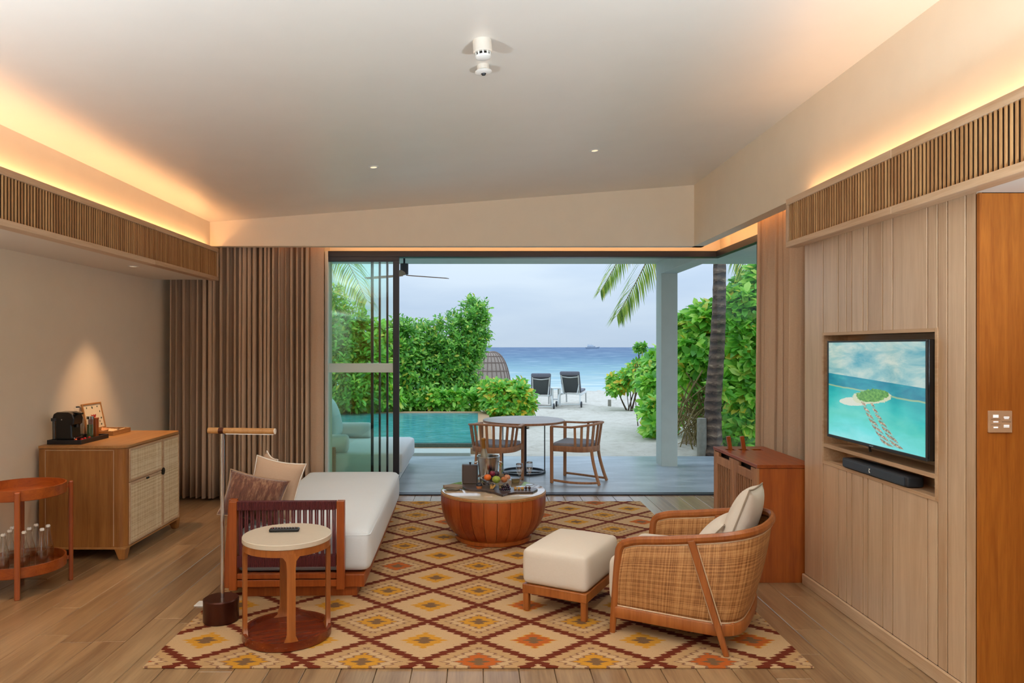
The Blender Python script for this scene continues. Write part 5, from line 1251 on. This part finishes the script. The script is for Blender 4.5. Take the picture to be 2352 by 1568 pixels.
# boats on the horizon
def boat(label, px, D, L_, tall):
    o = thing('boat', label, 'boat', ((px - CX) * D / F, D, SEA_Z), 0)
    h = L_ * .10; bm = plain('hull_paint', '#8fa0b4', .5) if 'hull_paint' not in bpy.data.materials else bpy.data.materials['hull_paint']
    wm_ = plain('boat_white', '#cfd8e2', .5) if 'boat_white' not in bpy.data.materials else bpy.data.materials['boat_white']
    pl_ = [(-L_ / 2, -L_ * .09), (L_ * .25, -L_ * .09), (L_ / 2, 0), (L_ * .25, L_ * .09), (-L_ / 2, L_ * .09)]
    MB().loft([[(a * .9, b * .8, -.3) for a, b in pl_], [(a, b, h * (1.0 if a < L_ * .3 else 1.4)) for a, b in pl_]]).build('hull', bm, o)
    MB().box(-L_ * .38, L_ * .22, -L_ * .07, L_ * .07, h, h * 1.75).build('cabin', wm_, o)
    MB().box(-L_ * .36, L_ * .05, -L_ * .06, L_ * .06, h * 1.75, h * 2.5).build('upper_deck', wm_, o)
    MB().box(-L_ * .34, -L_ * .06, -L_ * .06, L_ * .06, h * 2.9, h * 3.05).build('sun_roof', wm_, o)
    for a in (-.32, -.08): MB().box(L_ * a, L_ * (a + .012), -.1, .1, h * 2.5, h * 2.9).build('post', wm_, o)
    for k in range(6): MB().box(-L_ * .35 + k * L_ * .09, -L_ * .35 + k * L_ * .09 + L_ * .05, -L_ * .071, -L_ * .069, h * 1.25, h * 1.6).build('cabin_window', M['dark_grey'], o)
boat('pale motor yacht on the horizon right of the loungers', 1361, 900, 18.0, 1); boat('distant boat at the horizon beside the tall shrub', 1117, 1100, 14.0, 0)
# timber bollards
def bollard(label, px, pyb, z_top_px, r2):
    p = FLR(px, pyb, -.03); o = thing('timber_post', label, 'post', (p[0], p[1], sand_h(p[0], p[1]) - .03)); h = (pyb - z_top_px) * p[1] / F + .03
    MB().lathe([(.0005, 0), (r2, 0), (r2 * 1.02, h * .4), (r2 * .97, h - .01), (r2 * .9, h), (.0005, h)], 18).build('post', plain('weathered_post_%d' % px, '#8a8678', .85, 0, 14, .2, .5, 30), o, smooth=40)
    MB().lathe([(.0005, h), (r2 * .88, h), (.0005, h + .004)], 18).build('top_face', plain('post_top_%d' % px, '#a9a294', .85, 0, 20, .2), o)
bollard('weathered round timber post beside the palm trunk', 1612, 1049, 957, .066); bollard('short timber post at the end of the far hedge', 1400, 915, 898, .05)
# ================================================================== PLANTS
def leaf_arrays(P, D, U, L, Wd, droop=.25):
    """P base points, D directions, U leaf normals; returns vertices (8 per leaf) and faces"""
    n = len(P); D = D / np.linalg.norm(D, axis=1, keepdims=True); S = np.cross(D, U); S /= np.maximum(np.linalg.norm(S, axis=1, keepdims=True), 1e-6); N = np.cross(S, D)
    L = L[:, None]; Wd = Wd[:, None]
    def pt(t, s, lift): return P + D * L * t + S * Wd * s + N * (L * (lift - droop * t * t))
    V = np.stack([pt(0, 0, 0), pt(.38, -.42, .06), pt(.38, 0, .0), pt(.38, .42, .06), pt(.75, -.46, .04), pt(.75, 0, -.02), pt(.75, .46, .04), pt(1.0, 0, 0)], 1).reshape(-1, 3)
    tmpl = [(0, 2, 1), (0, 3, 2), (1, 2, 5, 4), (2, 3, 6, 5), (4, 5, 7), (5, 6, 7)]
    return V, tmpl
def leaf_mesh(name, V, n, tmpl, mat, org):
    me = bpy.data.meshes.new(name); V = V - np.array(org)
    fs = [tuple(8 * i + k for k in f) for i in range(n) for f in tmpl]
    me.from_pydata(V.tolist(), [], fs); me.shade_smooth(); me.materials.append(mat); return me
def blobs_px(L):           # (px, py, Y, half width px, half height px, half depth m)
    return [W(a, b, Y) + (rx * Y / F, dr, ry * Y / F) for a, b, Y, rx, ry, dr in L]
def shrub(name, label, blobs, n, L, Wd, mode, mat, seed, base, branches=6, nleaf=9, single=0, cat='shrub', twig=None, zmin=-9):
    rs = np.random.RandomState(seed); B = np.array(blobs)
    o = thing(name, label, cat, base)
    wts = (B[:, 3] * B[:, 5]) ** 1.0; wts = wts / wts.sum()
    idx = rs.choice(len(B), n, p=wts); dirs = rs.normal(size=(n, 3)); dirs /= np.linalg.norm(dirs, axis=1, keepdims=True)
    dirs[:, 1] = np.where(rs.rand(n) < .6, -np.abs(dirs[:, 1]), dirs[:, 1])
    rad = .45 + .55 * rs.rand(n) ** .5
    C = B[idx, :3] + dirs * B[idx, 3:6] * rad[:, None]
    ax = dirs * np.array([1, 1, .8]) + np.array([0, -.15, .75]); ax /= np.linalg.norm(ax, axis=1, keepdims=True)
    Ps, Ds, Us, Ls = [], [], [], []
    rv = rs.normal(size=(n, 3)); e1 = np.cross(ax, rv); e1 /= np.linalg.norm(e1, axis=1, keepdims=True); e2 = np.cross(ax, e1)
    for k in range(nleaf):
        th = 2 * PI * k / nleaf * (1 if mode == 'rosette' else 2.4) + rs.uniform(-.3, .3, n)
        if mode == 'rosette':
            al = np.radians(rs.uniform(30, 82, n)); off = ax * 0
        else:
            al = np.radians(rs.uniform(28, 60, n)); off = ax * (L * 1.9 * k / nleaf)
        d = ax * np.cos(al)[:, None] + (e1 * np.cos(th)[:, None] + e2 * np.sin(th)[:, None]) * np.sin(al)[:, None]
        Ps.append(C + off); Ds.append(d); Us.append(ax + rs.normal(scale=.25, size=(n, 3))); Ls.append(L * rs.uniform(.65, 1.15, n))
    P, D, U, LL = np.concatenate(Ps), np.concatenate(Ds), np.concatenate(Us), np.concatenate(Ls)
    keep = P[:, 2] > zmin; P, D, U, LL = P[keep], D[keep], U[keep], LL[keep]
    if single:
        order = np.argsort(P[:, 1]); near = order[:single * 3][::3]; mask = np.ones(len(P), bool); mask[near] = False
        V1, tmpl = leaf_arrays(np.zeros((1, 3)), np.array([[0, 1., 0]]), np.array([[0, 0, 1.]]), np.array([1.0]), np.array([Wd / L]))
        lm = leaf_mesh('leaf', V1, 1, tmpl, mat, (0, 0, 0))
        for i in near:
            d = Vector(D[i]).normalized(); s_ = d.cross(Vector(U[i])).normalized(); nn = s_.cross(d)
            q = bpy.data.objects.new('leaf', lm); COL.objects.link(q); q.parent = o
            q.matrix_local = Matrix.Translation(Vector(P[i]) - Vector(base)) @ Matrix((s_, d, nn)).transposed().to_4x4() @ Matrix.Scale(float(LL[i]), 4)
        P, D, U, LL = P[mask], D[mask], U[mask], LL[mask]
    V, tmpl = leaf_arrays(P, D, U, LL, LL * Wd / L)
    q = obj('foliage', leaf_mesh('foliage', V, len(P), tmpl, mat, base), None, o); q['kind'] = 'stuff'
    r = random.Random(seed)
    for k in range(branches):
        b = blobs[k % len(blobs)]; e = Vector((b[0] + r.uniform(-.5, .5) * b[3], b[1] + r.uniform(-.4, .4) * b[4], b[2] + r.uniform(-.1, .6) * b[5])) - Vector(base)
        s_ = Vector((r.uniform(-.12, .12), r.uniform(-.1, .1), 0)); mid = s_.lerp(e, .5) + Vector((r.uniform(-.1, .1), r.uniform(-.1, .1), r.uniform(.0, .12)))
        pts = cr([s_, mid, e], 4); th = .012 + .016 * r.random()
        MB().tube(pts, [th * (1 - .6 * i / len(pts)) for i in range(len(pts))], 6).build('branch', twig or M['bark'], o, smooth=60)
    return o
def gb(px, Y): x = (px - CX) * Y / F; return (x, Y, sand_h(x, Y) - .02)
# behind the pool
shrub('tall_shrub', 'tall fine leaved shrub rising behind the pool centre', blobs_px([(1080, 760, 17, 34, 62, .5), (1040, 800, 17, 62, 66, .6), (1000, 850, 17, 70, 62, .6), (965, 800, 17, 42, 50, .5), (1052, 850, 17, 42, 60, .5), (1095, 725, 17, 16, 30, .25), (1035, 905, 16.8, 66, 44, .4), (1098, 775, 17, 18, 34, .3)]),
      1700, .12, .046, 'spray', M['leaf_a'], 11, gb(1005, 17), 8)
shrub('tall_shrub', 'leafy shrub behind the pool just right of the door frame', blobs_px([(935, 800, 16.6, 26, 50, .4), (930, 870, 16.4, 40, 60, .45), (950, 920, 16.2, 48, 32, .4), (915, 770, 16.8, 16, 22, .3)]), 480, .15, .06, 'spray', M['leaf_a'], 12, gb(935, 16.6), 6)
shrub('hedge_shrub', 'dark green shrub seen through the left glass pane', blobs_px([(770, 790, 15.5, 40, 70, .5), (800, 750, 15.8, 26, 40, .4), (775, 860, 15.3, 40, 80, .5), (760, 700, 15.8, 20, 36, .4), (800, 905, 15.1, 50, 38, .3)]), 650, .15, .055, 'spray', M['leaf_a'], 13, gb(775, 15.6), 6)
shrub('hedge_shrub', 'bright broad leaved shrub seen between the door stiles', blobs_px([(845, 790, 16, 50, 55, .5), (850, 860, 15.7, 55, 70, .5), (880, 915, 15.5, 45, 34, .3), (820, 915, 15.4, 40, 30, .3)]), 420, .22, .075, 'rosette', M['leaf_b'], 14, gb(850, 16), 6)
shrub('low_shrub', 'low broad leaved plants along the far pool edge', blobs_px([(1000, 925, 15.9, 50, 26, .2), (1060, 925, 15.9, 45, 26, .2), (940, 930, 15.9, 36, 18, .2)]), 150, .2, .075, 'rosette', M['leaf_b'], 15, gb(1020, 15.9), 5)
shrub('beach_bush', 'rounded bush with yellow leaves at the right of the pool', blobs_px([(1152, 912, 15.2, 46, 38, .5), (1190, 920, 15.0, 34, 36, .45), (1125, 897, 15.6, 24, 22, .4), (1154, 938, 14.9, 30, 18, .3), (1188, 900, 15.4, 22, 24, .4), (1205, 935, 14.9, 20, 20, .3)]), 420, .19, .075, 'rosette', M['leaf_y'], 16, gb(1160, 15.2), 7)
# right side
shrub('beach_hedge', 'low hedge beside the sand path in front of the sea', blobs_px([(1430, 875, 19.5, 34, 22, .6), (1470, 862, 19, 34, 34, .8), (1495, 845, 19, 24, 30, .8), (1410, 890, 19.5, 18, 14, .5)]), 260, .19, .08, 'rosette', M['leaf_y'], 17, gb(1450, 19.4), 6)
shrub('beach_hedge', 'dense green hedge left of the white column', blobs_px([(1495, 890, 13.4, 28, 50, .5), (1520, 860, 13.6, 44, 60, .6), (1500, 960, 12.6, 30, 46, .4), (1530, 930, 13, 40, 60, .5)]), 330, .19, .08, 'rosette', M['leaf_b'], 18, gb(1500, 13.2), 6, zmin=-.1)
shrub('sapling', 'thin bare stemmed sapling sticking up from the hedge', blobs_px([(1470, 800, 15, 14, 11, .12), (1462, 826, 15, 5, 4, .05)]), 26, .11, .05, 'rosette', M['leaf_a'], 19, gb(1475, 15), 4, 6)
big = shrub('sea_lettuce', 'large bright broad leaved bush right of the white column', blobs_px([(1590, 760, 11.6, 40, 44, .4), (1625, 745, 11.4, 46, 46, .45), (1600, 815, 11.2, 46, 40, .35), (1700, 730, 10.9, 46, 60, .4), (1715, 810, 10.7, 40, 60, .4), (1690, 870, 10.6, 36, 44, .3), (1720, 920, 10.5, 36, 60, .3), (1700, 985, 10.35, 40, 40, .25), (1740, 660, 11.2, 30, 46, .4), (1750, 860, 10.6, 40, 110, .4), (1575, 870, 11.4, 26, 30, .3)]),
            640, .235, .10, 'rosette', M['leaf_b'], 20, gb(1690, 10.9), 8, 10, single=280)
shrub('sea_lettuce', 'small leafy shoots at the foot of the palm trunk', blobs_px([(1655, 1010, 10.1, 22, 24, .12), (1700, 1030, 10.1, 26, 20, .12), (1648, 900, 10.2, 18, 18, .1)]), 22, .2, .085, 'rosette', M['leaf_b'], 23, gb(1665, 10.15), 4, 9)
# tangle of bare branches under the bush
tw = thing('bare_branches', 'tangle of bare yellow brown branches behind the timber post', 'branches', gb(1610, 11.2)); r = random.Random(31); b0 = Vector(gb(1610, 11.2))
for k in range(90):
    a = Vector(W(r.uniform(1545, 1700), r.uniform(960, 1050), r.uniform(10.6, 11.6))); b = Vector(W(r.uniform(1545, 1690), r.uniform(850, 990), r.uniform(10.6, 11.6)))
    a.z = max(a.z, -.03); mid = a.lerp(b, .5) + Vector((r.uniform(-.15, .15), r.uniform(-.1, .1), r.uniform(-.02, .12)))
    MB().tube([p - b0 for p in cr([a, mid, b], 4)], r.uniform(.005, .012), 5).build('branch', M['twig'], tw, smooth=60)
lt = struct(MB().add([(x_, y_, sand_h(x_, y_) + .02) for x_, y_ in ((3.15, 10.15), (4.9, 10.0), (5.2, 13.5), (3.8, 13.2), (3.25, 11.5))], [(0, 1, 2, 3, 4)]).build('ground_litter', M['litter']))
lt2 = struct(MB().add([(x_, y_, sand_h(x_, y_) + .03) for x_, y_ in ((.3, 14.3), (1.0, 14.2), (1.1, 15.6), (-3.6, 18.2), (-4.2, 15.6), (.2, 15.6))], [(0, 1, 2, 3, 4, 5)]).build('ground_litter_pool', M['litter']))
# backing greenery further away so that no sky shows through the hedge
shrub('back_hedge', 'darker hedge far behind on the right of the garden', blobs_px([(1640, 800, 14.5, 80, 80, .5), (1720, 740, 14.5, 70, 110, .5), (1650, 900, 14, 90, 70, .5), (1600, 850, 14.5, 50, 60, .4)]), 420, .24, .1, 'rosette', M['leaf_a'], 41, gb(1660, 14.6), 6)
# palms
def frond(par, org, P, nl, ll, seed):
    r = random.Random(seed); pts = cr([Vector(p) - Vector(org) for p in P], 10); f = MB().tube(pts, [.018 * (1 - .85 * i / len(pts)) for i in range(len(pts))], 6).build('frond', M['twig'], par, smooth=60)
    V, Fc = [], []; n = len(pts)
    for k in range(nl):
        t_ = .12 + .88 * k / (nl - 1); i = min(n - 2, int(t_ * (n - 1))); fr_ = t_ * (n - 1) - i; p = pts[i].lerp(pts[i + 1], fr_); d = (pts[i + 1] - pts[i]).normalized()
        side = d.cross(Vector((0, 0, 1))).normalized()
        for s_ in (-1, 1):
            l_ = ll * (math.sin(PI * min(1, .18 + .75 * t_)) ** .6) * r.uniform(.85, 1.1)
            dirv = (side * s_ * .75 + d * .65 + Vector((0, 0, r.uniform(-.25, .05)))).normalized(); e1 = p + dirv * l_ * .5; e2 = p + dirv * l_ * .95 + Vector((0, 0, -l_ * .28))
            wv = d * .5 + Vector((0, 0, .3)); wv = (wv - dirv * wv.dot(dirv)).normalized() * .016; b = len(V)
            V += [tuple(p - wv * .5), tuple(p + wv * .5), tuple(e1 + wv), tuple(e1 - wv), tuple(e2)]; Fc += [(b, b + 1, b + 2, b + 3), (b + 3, b + 2, b + 4)]
    me = bpy.data.meshes.new('leaflets'); me.from_pydata(V, [], Fc); q = obj('leaflets', me, M['palm_leaf'], f); q['kind'] = 'stuff'
pb = (F and W(1645, 1045, 9.98)); pb = (pb[0] - .03, pb[1], -.06)
pm_ = thing('palm_tree', 'palm trunk with ringed bark standing in the bush by the terrace', 'palm', pb)
tp_ = [W(1640, 1046, 9.98), W(1637, 940, 10.0), W(1645, 830, 10.05), W(1651, 720, 10.1), W(1653, 600, 10.15), W(1654, 420, 10.3), W(1650, 250, 10.5)]
tp_[0] = (tp_[0][0], tp_[0][1], -.06)
pts = cr([Vector(p) - Vector(pb) for p in tp_], 8); n = len(pts)
MB().tube(pts, [(.128 - .04 * min(1, i / (n * .6)) + (.035 if i < 3 else 0)) * (1 + .035 * math.sin(i * 2.3)) for i in range(n)], 18).build('trunk', M['palm_bark'], pm_, smooth=60)
top = Vector(pb) + pts[-1]
def fr(P, nl, ll, s): frond(pm_, pb, P, nl, ll, s)
fr([top, W(1560, 430, 11.0), W(1480, 610, 11.6), W(1418, 724, 12)], 62, .62, 1)
fr([top, W(1540, 360, 11.4), W(1440, 560, 12.2), W(1380, 668, 12.6)], 60, .52, 2)
fr([top, W(1640, 300, 11.8), W(1690, 520, 12.4), W(1722, 650, 12.6)], 56, .6, 3)
fr([top, W(1720, 280, 10.8), W(1790, 420, 11.0), W(1835, 620, 11.2)], 50, .6, 4)
fr([top, W(1700, 200, 9.9), W(1800, 200, 9.6), W(1900, 300, 9.5)], 44, .6, 5)
p0 = gb(600, 14.5)
pm2 = thing('palm_tree', 'palm at the left whose frond hangs in the glass pane top', 'palm', p0)
tpp = cr([Vector((0, 0, 0)), Vector((.1, 0, 1.6)), Vector((.3, -.1, 3.2)), Vector((.6, -.2, 4.6))], 8)
MB().tube(tpp, .1, 14).build('trunk', M['palm_bark'], pm2, smooth=60); t2 = Vector(p0) + tpp[-1]
frond(pm2, p0, [t2, W(720, 520, 13.6), W(790, 590, 13.0), W(842, 690, 12.6)], 64, .72, 6)
frond(pm2, p0, [t2, W(690, 500, 13.8), W(740, 600, 13.4), W(770, 700, 13.2)], 60, .62, 7)
frond(pm2, p0, [t2, W(560, 430, 14.2), W(480, 520, 14.0), W(430, 640, 13.8)], 50, .6, 8)
shrub('sea_lettuce', 'broad leaved bush continuing the hedge beyond the corner window', blobs_px([(1830, 800, 11.0, 60, 90, .5), (1900, 860, 10.8, 60, 110, .5), (1960, 790, 11.2, 60, 90, .5), (1860, 960, 10.5, 80, 50, .3)]), 330, .235, .10, 'rosette', M['leaf_b'], 52, gb(1880, 11), 6)
